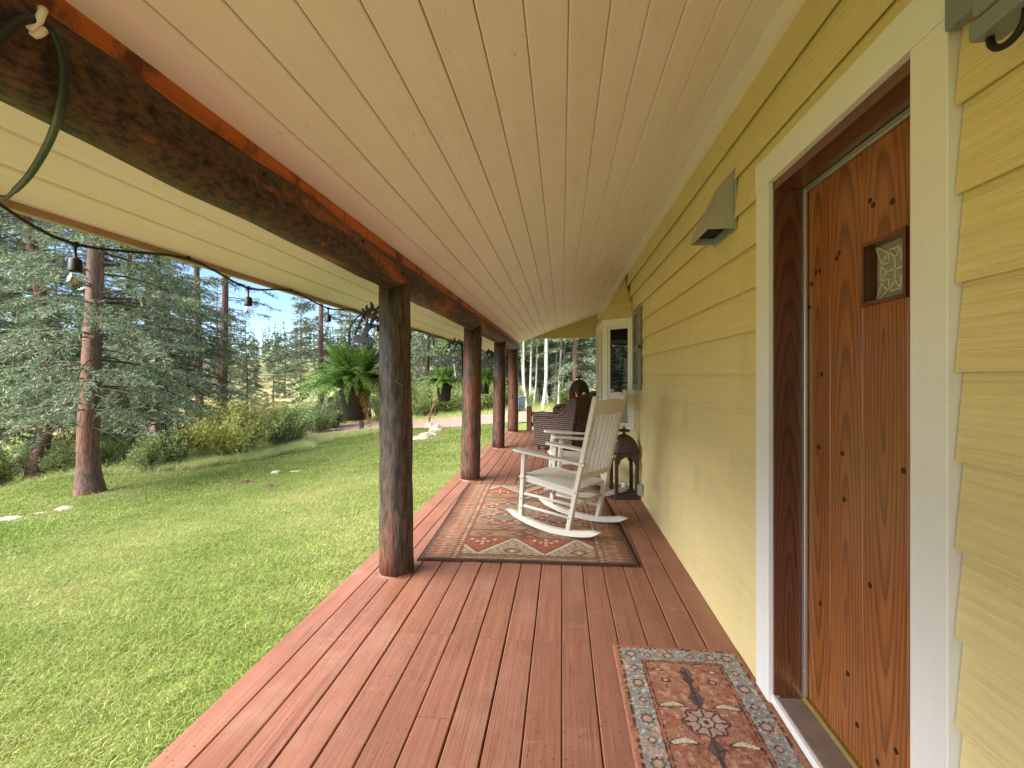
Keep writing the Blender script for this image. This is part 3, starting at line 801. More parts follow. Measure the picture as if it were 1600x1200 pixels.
def paint_rug(X, Y):
    W, L = 1.62, 2.37
    C_ = np.zeros(X.shape + (3,)) + TAN
    nz = smooth_noise(X, Y, 22, 1); nz2 = smooth_noise(X, Y, 60, 2)
    C_ = TAN * (0.75 + .45 * nz[..., None]); put(C_, nz2 > .62, ORG, .5)
    fx0, fx1 = .30, W - .30
    xf = X - fx0; inside = (X > fx0) & (X < fx1)
    H = L / 2; Yf = np.where(Y > H, L - Y, Y)          # mirrored halves
    def diamond(cx, cy, rx, ry): return np.abs(X - cx) / rx + np.abs(Yf - cy) / ry
    bands = [(.07, .13, 'step'), (.13, .47, 'zig'), (.49, .64, 'dia'), (.66, .80, 'dia2'), (.82, 1.20, 'big')]
    for y0, y1, kind in bands:
        b = inside & (Yf >= y0) & (Yf < y1); t = (Yf - y0) / (y1 - y0)
        if kind == 'step':
            put(C_, b, SAGE * .8); put(C_, b & (((xf / .05).astype(int) + (t * 3).astype(int)) % 2 == 0), BRN)
        elif kind == 'zig':
            put(C_, b, SAGE)
            put(C_, b & ((Yf / .022).astype(int) % 2 == 0) & ((xf / .02 + (Yf / .022).astype(int) * .5).astype(int) % 3 != 0), CRM * .75)
            put(C_, b & ((xf * 60).astype(int) % 4 == 0) & ((Yf * 90).astype(int) % 3 == 0), BRN)
            tri = np.abs((xf / .51 + .25) % 1 - .5) * 2      # 0..1 zigzag
            m = b & (t > tri + .06); put(C_, m, RED); put(C_, m & (nz2 > .55), RUST)
            edge_ = b & (np.abs(t - tri) < .055); put(C_, edge_, CRM)
            put(C_, b & (np.abs(t - tri - .1) < .035), BRN)
            for kx in range(3):
                cx = fx0 + .385 + kx * .51 - .25
                for ox, oy in ((0, 0), (.045, 0), (-.045, 0), (0, -.05), (.09, .045), (-.09, .045), (0, .06)):
                    put(C_, b & (np.abs(X - cx - ox) < .013) & (np.abs(Yf - .385 - oy) < .016), CRM)
                cx2 = cx + .255
                dd = diamond(cx2, .20, .075, .07); put(C_, b & (dd < 1), BRN); put(C_, b & (dd < .65), ORG); put(C_, b & (dd < .3), CRM)
        elif kind in ('dia', 'dia2'):
            put(C_, b, TAN * .9); put(C_, b & (nz > .55), ORG * .8); put(C_, b & (nz2 < .28), SAGE * .8)
            off = 0 if kind == 'dia' else .17
            for kx in range(4):
                dd = diamond(fx0 + .12 + off + kx * .30, (y0 + y1) / 2, .085, .055)
                put(C_, b & (dd < 1.15), CRM * .55); put(C_, b & (dd < 1), BRN); put(C_, b & (dd < .72), RED); put(C_, b & (dd < .35), TAN)
            put(C_, b & (np.abs(Yf - y0 - .012) < .008), BRN)
            put(C_, b & (np.abs(xf - .51) < .12) & (np.abs(np.abs(xf - .51) - np.abs(Yf - (y0 + y1) / 2) * 1.2) < .02), BRN)
        else:
            put(C_, b, SAGE * .9)
            put(C_, b & ((Yf / .026).astype(int) % 2 == 0) & ((xf / .026).astype(int) % 3 == 0), CRM * .7)
            put(C_, b & ((xf / .03).astype(int) % 4 == 0) & (nz2 > .5), RED)
            for kx in range(2):
                cx = fx0 + .26 + kx * .51
                dd = diamond(cx, 1.01, .26, .185)
                put(C_, b & (dd < 1.08), CRM * .8); put(C_, b & (dd < 1), RED); put(C_, b & (dd < .66), BRN); put(C_, b & (dd < .58), SAGE); put(C_, b & (dd < .3), lin((120, 120, 124)))
                for k2 in range(8):
                    aa = k2 * math.pi / 4; put(C_, b & (np.hypot(X - cx - .15 * math.cos(aa) * 1.05, Yf - 1.01 - .11 * math.sin(aa)) < .016), CRM)
        put(C_, inside & (np.abs(Yf - y1 - .006) < .009), BRN * .9)
    # side borders
    sb = ~inside; xb = np.minimum(X, W - X)
    put(C_, sb, RUST * .95); put(C_, sb & (nz > .5), TAN * .75, .7)
    saw = ((Y / .055) % 1)
    put(C_, sb & (xb > .05) & (xb < .05 + .085 * saw) & (saw > .25), BRN * .9); put(C_, sb & (np.abs(xb - .175) < .05) & (np.abs(saw - .5) < .2), CRM * .55, .8)
    put(C_, sb & (np.abs(xb - .175) < .018) & (np.abs(saw - .5) < .1), RED)
    put(C_, sb & (np.abs(xb - .262) < .018), BRN); put(C_, sb & (np.abs(xb - .262) < .012) & ((Y / .022).astype(int) % 2 == 0), CRM * .9)
    put(C_, sb & (np.abs(xb - .292) < .007), RED * .6)
    e = np.minimum(np.minimum(X, W - X), np.minimum(Y, L - Y))
    put(C_, e < .045, BRN, .8); put(C_, e < .018, BRN * .6)
    C_ = C_ * .60 + (TAN * .7 + RUST * .3) * .85 * .40
    put(C_, e < .05, BRN, .55); put(C_, e < .02, BRN * .6, .8)
    return C_ * (.8 + .3 * smooth_noise(X, Y, 3, 7)[..., None]) * (.85 + .3 * smooth_noise(X, Y, 40, 8)[..., None])
pile_obj('large_rug', 1.62, 2.37, .0085, paint_rug, .010, (-.30, 4.448, 0.0022), R_(2.4),
         'large geometric red, tan and brown kilim-style rug under the rocking chairs', 'rug', .002)

def paint_mat(X, Y):
    W, L = .61, 1.0
    TER, BLU, DRK, PNK = lin((160, 114, 92)), lin((140, 142, 134)), lin((70, 54, 54)), lin((194, 154, 128))
    nz = smooth_noise(X, Y, 55, 11); n2 = smooth_noise(X, Y, 26, 12); n3 = smooth_noise(X, Y, 110, 13)
    C_ = np.zeros(X.shape + (3,)) + TER
    put(C_, n2 > .6, lin((152, 96, 74)), .8); put(C_, nz > .70, PNK, .7); put(C_, (nz < .24), lin((120, 72, 56)), .8); put(C_, (n3 < .13) & (n2 < .55), DRK, .8)
    put(C_, n3 > .9, lin((150, 150, 138)), .8)
    e = np.minimum(np.minimum(X, W - X), np.minimum(Y, L - Y))
    fr = (e > .035) & (e < .128)
    put(C_, e < .022, lin((156, 104, 80))); put(C_, (e >= .022) & (e < .036), DRK); put(C_, (e >= .022) & (e < .036) & (n3 > .5), TER)
    put(C_, fr, BLU); put(C_, fr & (n3 > .72), lin((176, 176, 166))); put(C_, fr & (n3 < .14), DRK, .8); put(C_, fr & (n2 > .74) & (nz > .5), PNK, .7)
    put(C_, (e >= .120) & (e < .140), DRK); put(C_, (e >= .120) & (e < .140) & (n3 > .55), lin((150, 86, 66))); put(C_, (e >= .127) & (e < .132), TER)
    def ros(cx, cy, r):
        d = np.hypot(X - cx, Y - cy); a = np.arctan2(Y - cy, X - cx); rr = r * (1 + .16 * np.cos(8 * a))
        put(C_, d < rr, DRK); put(C_, d < rr * .72, BLU * .9); put(C_, d < rr * .55, PNK)
    for i, y in enumerate(np.arange(.08, L - .05, .105)):
        r = .026 if i % 2 == 0 else .017
        ros(.082, y, r); ros(W - .082, y, r)
    for i, x in enumerate(np.arange(.16, W - .14, .098)):
        r = .017 if i % 2 == 0 else .025
        ros(x, L - .082, r); ros(x, .082, r)
    cx, cy = W / 2, L / 2
    for s in (-1, 1):
        for (yy, rr, c) in ((.13, .030, lin((80, 84, 92))), (.25, .022, DRK), (.29, .028, lin((92, 92, 98)))):
            d = np.abs(X - cx) / rr + np.abs(Y - cy - s * yy) / (rr * 1.7); put(C_, d < 1.15, DRK); put(C_, (d < .95) & (nz > .3), c); put(C_, d < .35, CRM)
        put(C_, (np.abs(X - cx) < .007) & (np.abs(Y - cy - s * .2) < .11), DRK)
        for t in (-1, 1):
            d = np.hypot((X - cx - t * .11) / .055, (Y - cy - s * .095 + .25 * np.abs(X - cx - t * .1)) / .014); put(C_, d < 1, CRM * .9); put(C_, (d > .85) & (d < 1.1), DRK)
            d = np.hypot((X - cx - t * .10) / .022, (Y - cy - s * .24) / .016); put(C_, d < 1, DRK); put(C_, d < .5, PNK)
            d = np.hypot((X - cx - t * .12) / .03, (Y - cy - s * .31) / .013); put(C_, d < 1, lin((112, 70, 60))); put(C_, d < .4, CRM)
    a = np.arctan2(Y - cy, X - cx); d = np.hypot((X - cx) / .085, (Y - cy) / .075) / (1 + .10 * np.cos(8 * a))
    put(C_, d < 1, DRK); put(C_, d < .88, lin((178, 150, 138))); put(C_, (d < .85) & (np.abs(np.sin(a * 4)) < .28), DRK); put(C_, d < .42, DRK); put(C_, d < .33, lin((182, 156, 140))); put(C_, d < .14, DRK)
    C_ = C_ * .85 + lin((150, 110, 90)) * .15
    return C_ * (.8 + .4 * n3[..., None])
pile_obj('doormat', .61, 1.0, .0042, paint_mat, .007, (.552, 1.836, 0.0022), R_(0.3),
         'small terracotta oriental doormat with grey-blue border in front of the wooden door', 'doormat')

# ------------------------------------------------------------------ rocking chairs (front is local +x)
def rocking_chair(loc, rz, label):
    t = empty('rocking_chair', loc, rz, label, 'rocking chair', 'white rocking chairs on the porch')
    m = M['rocker']; hw = .245
    Rr = 1.45
    def rz_(x): return Rr - math.sqrt(Rr * Rr - (x + .04) ** 2)
    for s in (-1, 1):
        y = s * hw
        n = 14; xs_ = np.linspace(-.50, .46, n); up = []; lo = []
        for k, x in enumerate(xs_):
            th = .048 if 0 < k < n - 1 else .020
            lo.append((x, rz_(x) + .0005 + (0.02 if k in (0, n - 1) else 0))); up.append((x, rz_(x) + th))
        mb = MB(); yv = .021; V = []; Fc = []
        for k in range(n): V += [(lo[k][0], y - yv, lo[k][1]), (lo[k][0], y + yv, lo[k][1]), (up[k][0], y + yv, up[k][1]), (up[k][0], y - yv, up[k][1])]
        for k in range(n - 1):
            for j in range(4): Fc.append((4*k + j, 4*k + (j+1) % 4, 4*k + 4 + (j+1) % 4, 4*k + 4 + j))
        Fc += [(3, 2, 1, 0), tuple(4 * (n - 1) + j for j in range(4))]
        mb.add(V, [f[::-1] for f in Fc]); mb.build('runner', m, t, bevel=.006)
        zf = rz_(.30) + .04; zr = rz_(-.20) + .04
        MB().bar((.30, y, zf), (.262, y, .645), .042, .042, (1, 0, 0)).build('leg', m, t, bevel=.006)
        MB().bar((-.20, y, zr), (-.46, y, 1.175), .044, .040, (1, 0, 0)).build('back_post', m, t, bevel=.007)
        arm = MB(); ax = [(.345, .035), (.36, .052), (.33, .060), (.1, .052), (-.15, .036), (-.352, .030)]
        V = []
        for x, wd in [(.368, .030), (.352, .05), (.30, .058), (.1, .048), (-.15, .036), (-.372, .028)]:
            zz = .672 - .055 * (.368 - x) / .74
            V += [(x, y - wd + s * .008, zz - .011), (x, y + wd + s * .008, zz - .011), (x, y + wd + s * .008, zz + .011), (x, y - wd + s * .008, zz + .011)]
        Fc = []
        for k in range(5):
            for j in range(4): Fc.append((4*k + j, 4*k + (j+1) % 4, 4*k + 4 + (j+1) % 4, 4*k + 4 + j))
        Fc += [(3, 2, 1, 0), (20, 21, 22, 23)]
        arm.add(V, Fc); arm.build('arm', m, t, bevel=.005)
        for (z0, z1) in ((.285, .268), (.175, .158)):
            MB().tube([(.30 - .038 * (z0 / .6), y, z0), (-.19 - .235 * (z1 - .05), y, z1)], .0135, 8).build('stretcher', m, t, smooth=True)
        MB().bar((.285, y * .93, .425), (-.275, y * .93, .370), .022, .060).build('seat_rail', m, t, bevel=.003)
    for (x, z) in ((.292, .32), (.297, .21)):
        MB().tube([(x, -hw, z), (x, hw, z)], .0135, 8).build('stretcher', m, t, smooth=True)
    MB().tube([(-.245, -hw, .26), (-.245, hw, .26)], .0135, 8).build('stretcher', m, t, smooth=True)
    # seat of narrow slats with a slight dip
    ns = 9; wd = .505 / ns
    for k in range(ns):
        y0 = -.2525 + k * wd; V = []
        xs_ = [.325, .30, .12, -.08, -.272]; zs = [.432, .452, .436, .414, .402]
        for x, z in zip(xs_, zs): V += [(x, y0 + .002, z - .016), (x, y0 + wd - .002, z - .016), (x, y0 + wd - .002, z), (x, y0 + .002, z)]
        Fc = [(4*q + j, 4*q + (j+1) % 4, 4*q + 4 + (j+1) % 4, 4*q + 4 + j) for q in range(4) for j in range(4)] + [(3, 2, 1, 0), (16, 17, 18, 19)]
        MB().add(V, Fc).build('seat_slat', m, t, bevel=.002, seg=1)
    # back
    d = Vector((-.26, 0, 1.175 - .06)).normalized()
    def bp(z): return -.20 - .26 * (z - .055) / 1.12
    def rail(z, h, name, bow):
        V = []
        for k in range(9):
            y = -.226 + .452 * k / 8; b_ = -bow * (1 - (y / .226) ** 2); crown = (.018 if name == 'crest_rail' else 0) * (1 - (y / .226) ** 2)
            for dx, dz in ((-.011, -h / 2), (.011, -h / 2), (.011, h / 2 + crown), (-.011, h / 2 + crown)):
                V.append((bp(z + dz) + dx + b_, y, z + dz))
        Fc = [(4*q + j, 4*q + (j+1) % 4, 4*q + 4 + (j+1) % 4, 4*q + 4 + j) for q in range(8) for j in range(4)] + [(3, 2, 1, 0), (32, 33, 34, 35)]
        MB().add(V, Fc).build(name, m, t, bevel=.003)
    rail(1.075, .105, 'crest_rail', .03); rail(.505, .05, 'lower_rail', .018)
    for k in range(6):
        y = -.168 + k * .0672; bw = 1 - (y / .226) ** 2
        MB().bar((bp(.52) - .018 * bw, y, .52), (bp(1.035) - .03 * bw, y, 1.035), .036, .012, (0, 1, 0)).build('back_slat', m, t, bevel=.003)
    sc = MB().lathe([(.006, 0), (.006, .0015), (.004, .0025)], 8).mesh('bolt', M['iron'])
    for s in (-1, 1):
        for (x, z) in ((.272, .42), (-.278, .38), (.287, .24), (.292, .15), (-.235, .25), (-.222, .16)):
            link('bolt', sc, t, loc=(x, s * (hw + .0215), z), rot=(R_(-90 * s), 0, 0))
    return t
RUGZ = .0145
rocking_chair((.02, 4.13, RUGZ), math.atan2(.55, -.83), 'white slat-back rocking chair nearest the camera, standing on the large rug')
rocking_chair((.20, 5.30, RUGZ), math.atan2(-.21, -.98), 'white rocking chair behind the first, between it and the wicker armchair')

# ------------------------------------------------------------------ lanterns
def lantern(loc, rz, H, W, label):
    t = empty('lantern', loc, rz, label, 'lantern', 'arched metal lanterns on the porch')
    m = M['lantern']; h = W / 2
    MB().box(-h, h, -h, h, 0.0005, .035).build('base', m, t, bevel=.005)
    MB().box(-h + .015, h - .015, -h + .015, h - .015, .0355, .06).build('floor_plate', m, t, bevel=.004)
    zs = H * .60; zt = H * .655; pw = W * .13
    for sx in (-1, 1):
        for sy in (-1, 1):
            MB().box(sx * (h - pw / 2 - .006) - pw / 2, sx * (h - pw / 2 - .006) + pw / 2, sy * (h - pw / 2 - .006) - pw / 2, sy * (h - pw / 2 - .006) + pw / 2, .0605, zt).build('corner_post', m, t, bevel=.003)
    # arched side panels
    n = 12; iw = h - pw - .0065
    for k in range(4):
        a = k * math.pi / 2; ca, sa = math.cos(a), math.sin(a)
        arch = [(iw * .86 * math.cos(math.pi * q / n), zs - iw * .9 + iw * .86 * 1.0 * math.sin(math.pi * q / n)) for q in range(n + 1)]
        mb = MB(); zlow = zs - iw * .9
        outer = [(iw * max(-1, min(1, 1.25 * math.cos(math.pi * q / n))), zlow if q in (0, n) else zt) for q in range(n + 1)]
        for q in range(n):
            A, B, D, E = arch[q], arch[q + 1], outer[q + 1], outer[q]
            if q == 0: E = (iw, zlow)
            if q == n - 1: D = (-iw, zlow)
            vs = []
            for dep in (h - .010, h - .018):
                for (yy, zz) in (A, B, D, E): vs.append((ca * dep - sa * yy, sa * dep + ca * yy, zz))
            mb.add(vs, [(0,1,2,3),(7,6,5,4),(0,4,5,1),(1,5,6,2),(2,6,7,3),(3,7,4,0)])
        mb.build('arch_panel', m, t)
    # domed top
    prof = [(h * 1.05, zt + .0005), (h * 1.05, zt + .02)]
    for q in range(1, 9):
        a = q / 8 * math.pi / 2; prof.append((max(h * .98 * math.cos(a), .02), zt + .02 + H * .225 * math.sin(a)))
    MB().lathe(prof, 32, sq=.85).build('domed_top', m, t, smooth=True)
    zc = zt + .02 + H * .225
    MB().lathe([(.012, -.004), (.014, .02), (W * .26, .032), (W * .24, .046), (.02, .06), (.008, .07)], 18, (0, 0, zc)).build('vent_cap', m, t, smooth=True)
    MB().tube([(0, -.055 + .0, zc + .045), (0, -.05, zc + .075), (0, 0, zc + .092), (0, .05, zc + .075), (0, .055, zc + .045)], .005, 6).build('handle', m, t, smooth=True)
    MB().lathe([(.036, .0605), (.036, .16), (.030, .165), (.004, .163)], 16).build('candle', M['plastic_white'], t, smooth=True)
    return t
lantern((.690, 5.20, 0.002), R_(8), .77, .275, 'tall arched metal lantern on the deck against the wall below the bay window')

# ------------------------------------------------------------------ wicker furniture
def wicker_chair(loc, rz, label):
    t = empty('wicker_armchair', loc, rz, label, 'armchair', 'brown wicker armchairs on the porch')
    m = M['wicker']
    prof = [(.40, .06), (.42, .30), (.43, .52), (.40, .60), (.32, .635), (.15, .63), (-.05, .62), (-.17, .65), (-.25, .74), (-.31, .88), (-.38, .965), (-.46, .96), (-.47, .88), (-.41, .5), (-.37, .06)]
    for s in (-1, 1):
        MB().prism(prof, (0, s * .36 - .05, 0), (1, 0, 0), (0, 0, 1), (0, .10, 0)).build('side_panel', m, t, bevel=.03, seg=3)
        pts = [(.41, s * .37, .50), (.405, s * .37, .575), (.36, s * .37, .622), (.25, s * .37, .637), (.05, s * .37, .628), (-.10, s * .37, .630), (-.19, s * .365, .675), (-.26, s * .36, .77), (-.32, s * .35, .89), (-.40, s * .335, .965)]
        MB().tube(pts, [.045, .055, .062, .062, .058, .055, .052, .05, .048, .04], 10).build('arm_roll', m, t, smooth=True)
        for x in (.34, -.32):
            MB().tube([(x, s * .34, 0.0005), (x, s * .35, .09)], [.022, .03], 8).build('leg', m, t, smooth=True)
    V = []; n = 10
    for k in range(n + 1):
        y = -.34 + .68 * k / n; c = 1 - (y / .34) ** 2; zt = .955 + .05 * c
        for (x, z) in ((-.36, .05), (-.30, .45), (-.36, zt), (-.44, zt), (-.47, .85), (-.41, .05)): V.append((x - .04 * c, y, z))
    Fc = [(6*q + j, 6*q + (j+1) % 6, 6*q + 6 + (j+1) % 6, 6*q + 6 + j) for q in range(n) for j in range(6)] + [tuple(range(5, -1, -1)), tuple(6*n + j for j in range(6))]
    MB().add(V, Fc).build('backrest', m, t, bevel=.02)
    for z in (.2, .4, .6, .78):                      # woven bands across the back
        MB().tube([(-.415 - .04 * (1 - (y / .34) ** 2) - .055 * max(0, z - .05) / .9, y, z) for y in np.linspace(-.33, .33, 9)], .018, 6).build('woven_band', m, t, smooth=True)
    MB().box(-.34, .40, -.309, .309, .10, .36).build('seat_base', m, t, bevel=.02)
    MB().box(-.27, .42, -.30, .30, .362, .47).build('seat_cushion', M['cushion'], t, bevel=.04, seg=4)
    return t
wicker_chair((.04, 8.52, 0.002), R_(152), 'brown wicker armchair with rolled arms right behind the rocking chairs')
wicker_chair((.30, 10.25, 0.002), R_(190), 'farther wicker armchair at the end of the porch, mostly hidden behind the lantern')
pl = MB(); prof = []
def pillow(loc, rot, s, label):
    n = 14; V = []; 
    for j in range(n + 1):
        for i in range(n + 1):
            a, b = i / n * 2 - 1, j / n * 2 - 1
            h = (1 - a ** 4) ** .5 * (1 - b ** 4) ** .5
            k = 1 - .08 * (a * a * b * b)
            V.append((a * s * k, b * s * k, .07 * h))
    Fc = [(j*(n+1)+i, j*(n+1)+i+1, (j+1)*(n+1)+i+1, (j+1)*(n+1)+i) for j in range(n) for i in range(n)]
    V2 = [(x, y, -z) for x, y, z in V]; o = (n + 1) ** 2
    o_ = link('cushion', MB().add(V + V2, Fc + [tuple(q + o for q in f[::-1]) for f in Fc]).mesh('cushion', M['cushion'], True), None, loc, rot)
    return tag(o_, label, 'cushion')
pillow((.24, 10.27, .86), (R_(8), R_(80), R_(10)), .21, 'plump red cushion leaning on the far wicker armchair, seen through the lantern')
st = empty('side_table', (.345, 9.2, 0.002), 0, 'small wicker side table holding the far lantern behind the armchair', 'side table')
MB().lathe([(.25, .50), (.26, .51), (.26, .535), (.25, .545)], 24).build('table_top', M['wicker'], st, smooth=False)
for k in range(4):
    a = k * math.pi / 2 + .78
    MB().tube([(math.cos(a) * .20, math.sin(a) * .20, .0005), (math.cos(a) * .16, math.sin(a) * .16, .50)], .016, 8).build('leg', M['wicker'], st, smooth=True)
MB().lathe([(.15, .18), (.155, .19), (.15, .20)], 20).build('shelf', M['wicker'], st)
lantern((.345, 9.2, .5475), R_(40), .80, .29, 'arched metal lantern standing on the side table beyond the wicker armchair')

# ------------------------------------------------------------------ things on the wall
vh = empty('vent_hood', (WX - .016, 2.55, 2.10), 0, 'galvanised wedge-shaped vent hood on the yellow wall left of the door', 'vent')
MB().box(.001, .010, -.165, .165, -.01, .30).build('flange', M['galv'], vh)
pj = .125; tk = .004
MB().prism([(0, .29), (-pj, .03), (-pj, .0), (0, 0)], (0, -.15, 0), (1, 0, 0), (0, 0, 1), (0, tk, 0)).build('side_panel', M['galv'], vh)
MB().prism([(0, .29), (-pj, .03), (-pj, .0), (0, 0)], (0, .15 - tk, 0), (1, 0, 0), (0, 0, 1), (0, tk, 0)).build('side_panel', M['galv'], vh)
MB().prism([(0, .292), (-pj - .002, .032), (-pj - .002, 0), (-pj + .002, 0), (-pj + .002, .030), (0, .286)], (0, -.152, 0), (1, 0, 0), (0, 0, 1), (0, .304, 0)).build('front_panel', M['galv'], vh)
MB().box(-pj + .004, -.002, -.145, .145, .035, .038).build('damper', M['dark'], vh)
ol = empty('outlet_box', (WX - .016, 5.02, .065), 0, 'small grey metal outlet box low on the wall beside the floor lantern', 'outlet')
MB().box(-.045, 0, -.036, .036, 0, .115).build('box', M['galv'], ol, bevel=.004)
MB().box(-.050, -.0455, -.032, .032, .006, .109).build('cover', M['galv'], ol, bevel=.002)
wl = empty('wall_lamp', (WX - .016, 1.03, 2.16), 0, 'grey wall lamp with black loop, cut off at the top right corner', 'lamp')
MB().box(-.030, -.002, -.20, .062, -.052, .15).build('back_plate', M['grey_metal'], wl, bevel=.004)
MB().box(-.085, -.028, -.26, -.064, -.165, -.128).build('bracket', M['grey_metal'], wl, bevel=.006)
MB().box(-.090, -.0305, -.27, -.074, -.127, -.052).build('housing', M['grey_metal'], wl, bevel=.010)
MB().box(-.0305, -.0275, -.26, -.075, -.160, -.053).build('arm', M['grey_metal'], wl)
MB().tube([(-.062, -.118 - .034 * math.sin(a), -.165 - .004 + .034 * (1 - math.cos(a)) - .034) for a in np.linspace(-1.6, 1.9, 14)], .0065, 8).build('loop', M['black'], wl, smooth=True)

# ------------------------------------------------------------------ string lights
EX, EZ = -1.762, cz_(-1.776) - .012
_h = P(52, 33, 1.0)
hook = P(52, 33, .905)
light = empty('string_lights', (EX, 4.0, EZ), 0, 'black string of clear bulbs looped along the porch eave', 'string lights')
LO = Vector((EX, 4.0, EZ))
bul = [1.474, 2.394, 3.28, 4.2, 5.15, 6.1, 7.0, 7.95, 8.9, 9.8, 10.7]
drop = [.075, .06, .045, .03, .03, .03, .03, .03, .03, .03, .03]
clips = [1.22, 1.98, 2.80, 3.72, 4.65, 5.62, 6.55, 7.5, 8.4, 9.35, 10.25, 11.1]
pts = []
def seg_pts(p, q, n=7, sag=0.01):
    return [Vector(p).lerp(Vector(q), k / n) + Vector((0, 0, -sag * math.sin(math.pi * k / n))) for k in range(n)]
def beam_d(u, v, d, gap=.011):
    dx, dz = (u - 800.0) / F_PX * CA - SA, (V0 - v) / F_PX; cx, cz = PX, BZ - CAMH; r = BR + .006 + gap
    A_, B_, C_ = dx * dx + dz * dz, -2 * (dx * cx + dz * cz), cx * cx + cz * cz - r * r; q = B_ * B_ - 4 * A_ * C_
    return d if q < 0 else min(d, (-B_ - math.sqrt(q)) / (2 * A_))
loop = [P(-60, 130, .75), P(-5, 66, .88), P(25, 36, .935), P(52, 30, .93), P(80, 48, .935), P(97, 92, .955), P(96, 140, .99), P(85, 190, 1.05), P(60, 245, 1.15), P(30, 290, 1.27)]
loop = [P(u, v, beam_d(u, v, d)) for u, v, d in [(-60, 130, .80), (-5, 66, .88), (25, 36, .95), (52, 30, .95), (80, 48, .96), (97, 92, .97), (99, 130, 1.0), (93, 175, 1.05), (75, 225, 1.12), (45, 275, 1.24), (12, 308, 1.36)]]
chain = [Vector((EX, 1.22, EZ))]
for i, y in enumerate(bul):
    chain.append(Vector((EX, y, EZ - drop[i]))); chain.append(Vector((EX, clips[i + 1], EZ)))
def catmull(ps, n=6):
    out = []
    for i in range(len(ps) - 1):
        p0, p1, p2, p3 = ps[max(i-1, 0)], ps[i], ps[i+1], ps[min(i+2, len(ps)-1)]
        for k in range(n):
            t = k / n
            out.append(.5 * ((2*p1) + (p2 - p0) * t + (2*p0 - 5*p1 + 4*p2 - p3) * t*t + (3*p1 - p0 - 3*p2 + p3) * t**3))
    return out + [ps[-1]]
full = catmull(loop, 6) + catmull(chain, 5)
rad = [.0085 if p.y < 1.15 else .0058 for p in full]
MB().tube([p - LO for p in full], rad, 8).build('cord', M['cord'], light, smooth=True)
sk = MB().lathe([(.011, .008), (.012, -.006), (.005, -.012), (.0045, -.046), (.010, -.049), (.019, -.055), (.021, -.095), (.022, -.100)], 12).mesh('socket', M['black'], True)
bb = MB().lathe([(.013, -.096), (.015, -.105), (.025, -.128), (.030, -.146), (.027, -.158), (.015, -.166), (.002, -.168)], 16).mesh('bulb', M['bulb'], True)
fl = MB()
for k in range(4): fl.tube([(.003 * (-1) ** k, .003 * (k // 2), -.105), (.006 * (-1) ** k, .006 * (k // 2 * 2 - 1), -.150)], .0006, 4)
fl = fl.mesh('filament', M['filament'])
for i, y in enumerate(bul):
    s_ = link('socket', sk, light, loc=(0, y - 4.0, -drop[i]))
    link('bulb', bb, s_); link('filament', fl, s_)
ck = MB().box(-.006, .006, -.007, .007, -.004, .0115).mesh('clip', M['black'])
for y in clips: link('clip', ck, light, loc=(0, y - 4.0, 0))
hk = empty('cord_hook', hook, 0, 'white plastic cord hook screwed to the beam at the top left', 'hook')
nb = Vector((PX, hook.y, BZ)) - hook
MB().lathe([(.004, -.012), (.020, -.010), (.022, .002), (.012, .006)], 14).build('plate', M['plastic_white'], hk, smooth=True, rot=(R_(70), R_(20), 0), loc=(.002, .0, -.012))
MB().tube([(-.010, -.004, -.012), (.012, -.012, -.022), (.026, -.010, -.008), (.026, -.004, .012), (.018, .002, .022)], [.008, .008, .0075, .007, .009], 8).build('claw', M['plastic_white'], hk, smooth=True)
MB().tube([(-.02, .002, -.002), tuple(nb * .35)], .008, 8).build('screw', M['plastic_white'], hk)

# ------------------------------------------------------------------ hanging ferns and their brackets
def frond_mesh(name, L, n, wid, droop, seed, mat):
    rs = np.random.RandomState(seed); V = []; Fc = []
    def pos(t): return np.array([L * (t - .10 * t * t), 0, L * (.75 * t - droop * t * t)])
    for i in range(n):
        t = .06 + .94 * i / (n - 1); p = pos(t); tg = pos(min(t + .02, 1.02)) - pos(t - .02); tg /= np.linalg.norm(tg)
        l = wid * math.sin(math.pi * min(1, (t * .93 + .07)) ** .8) * rs.uniform(.85, 1.12) + .006
        for s in (-1, 1):
            d = np.array([tg[0] * .35, s * 1.0, tg[2] * .35 - .22 + rs.uniform(-.2, .2)]); d /= np.linalg.norm(d)
            w_ = tg * L / n * .42; b = len(V); q = p + d * l * .55
            V += [p - w_ * .6, p + w_ * .6, q + w_ * .75, p + d * l, q - w_ * .75]
            Fc.append((b, b + 1, b + 2, b + 3, b + 4))
    mb = MB(); mb.add(V, Fc); mb.tube([pos(t) for t in np.linspace(0, 1, 8)], [.0035 * (1 - .8 * t) for t in np.linspace(0, 1, 8)], 4)
    return mb.mesh(name, mat)
fm = [frond_mesh('frond', .40, 34, .056, .95, 1, M['fern']), frond_mesh('frond', .43, 36, .06, 1.15, 2, M['fern']), frond_mesh('frond', .38, 30, .052, .5, 3, M['fern']), frond_mesh('frond', .42, 34, .056, 1.45, 4, M['fern'])]
fd = frond_mesh('frond', .34, 28, .04, 1.8, 9, M['fern_dry'])
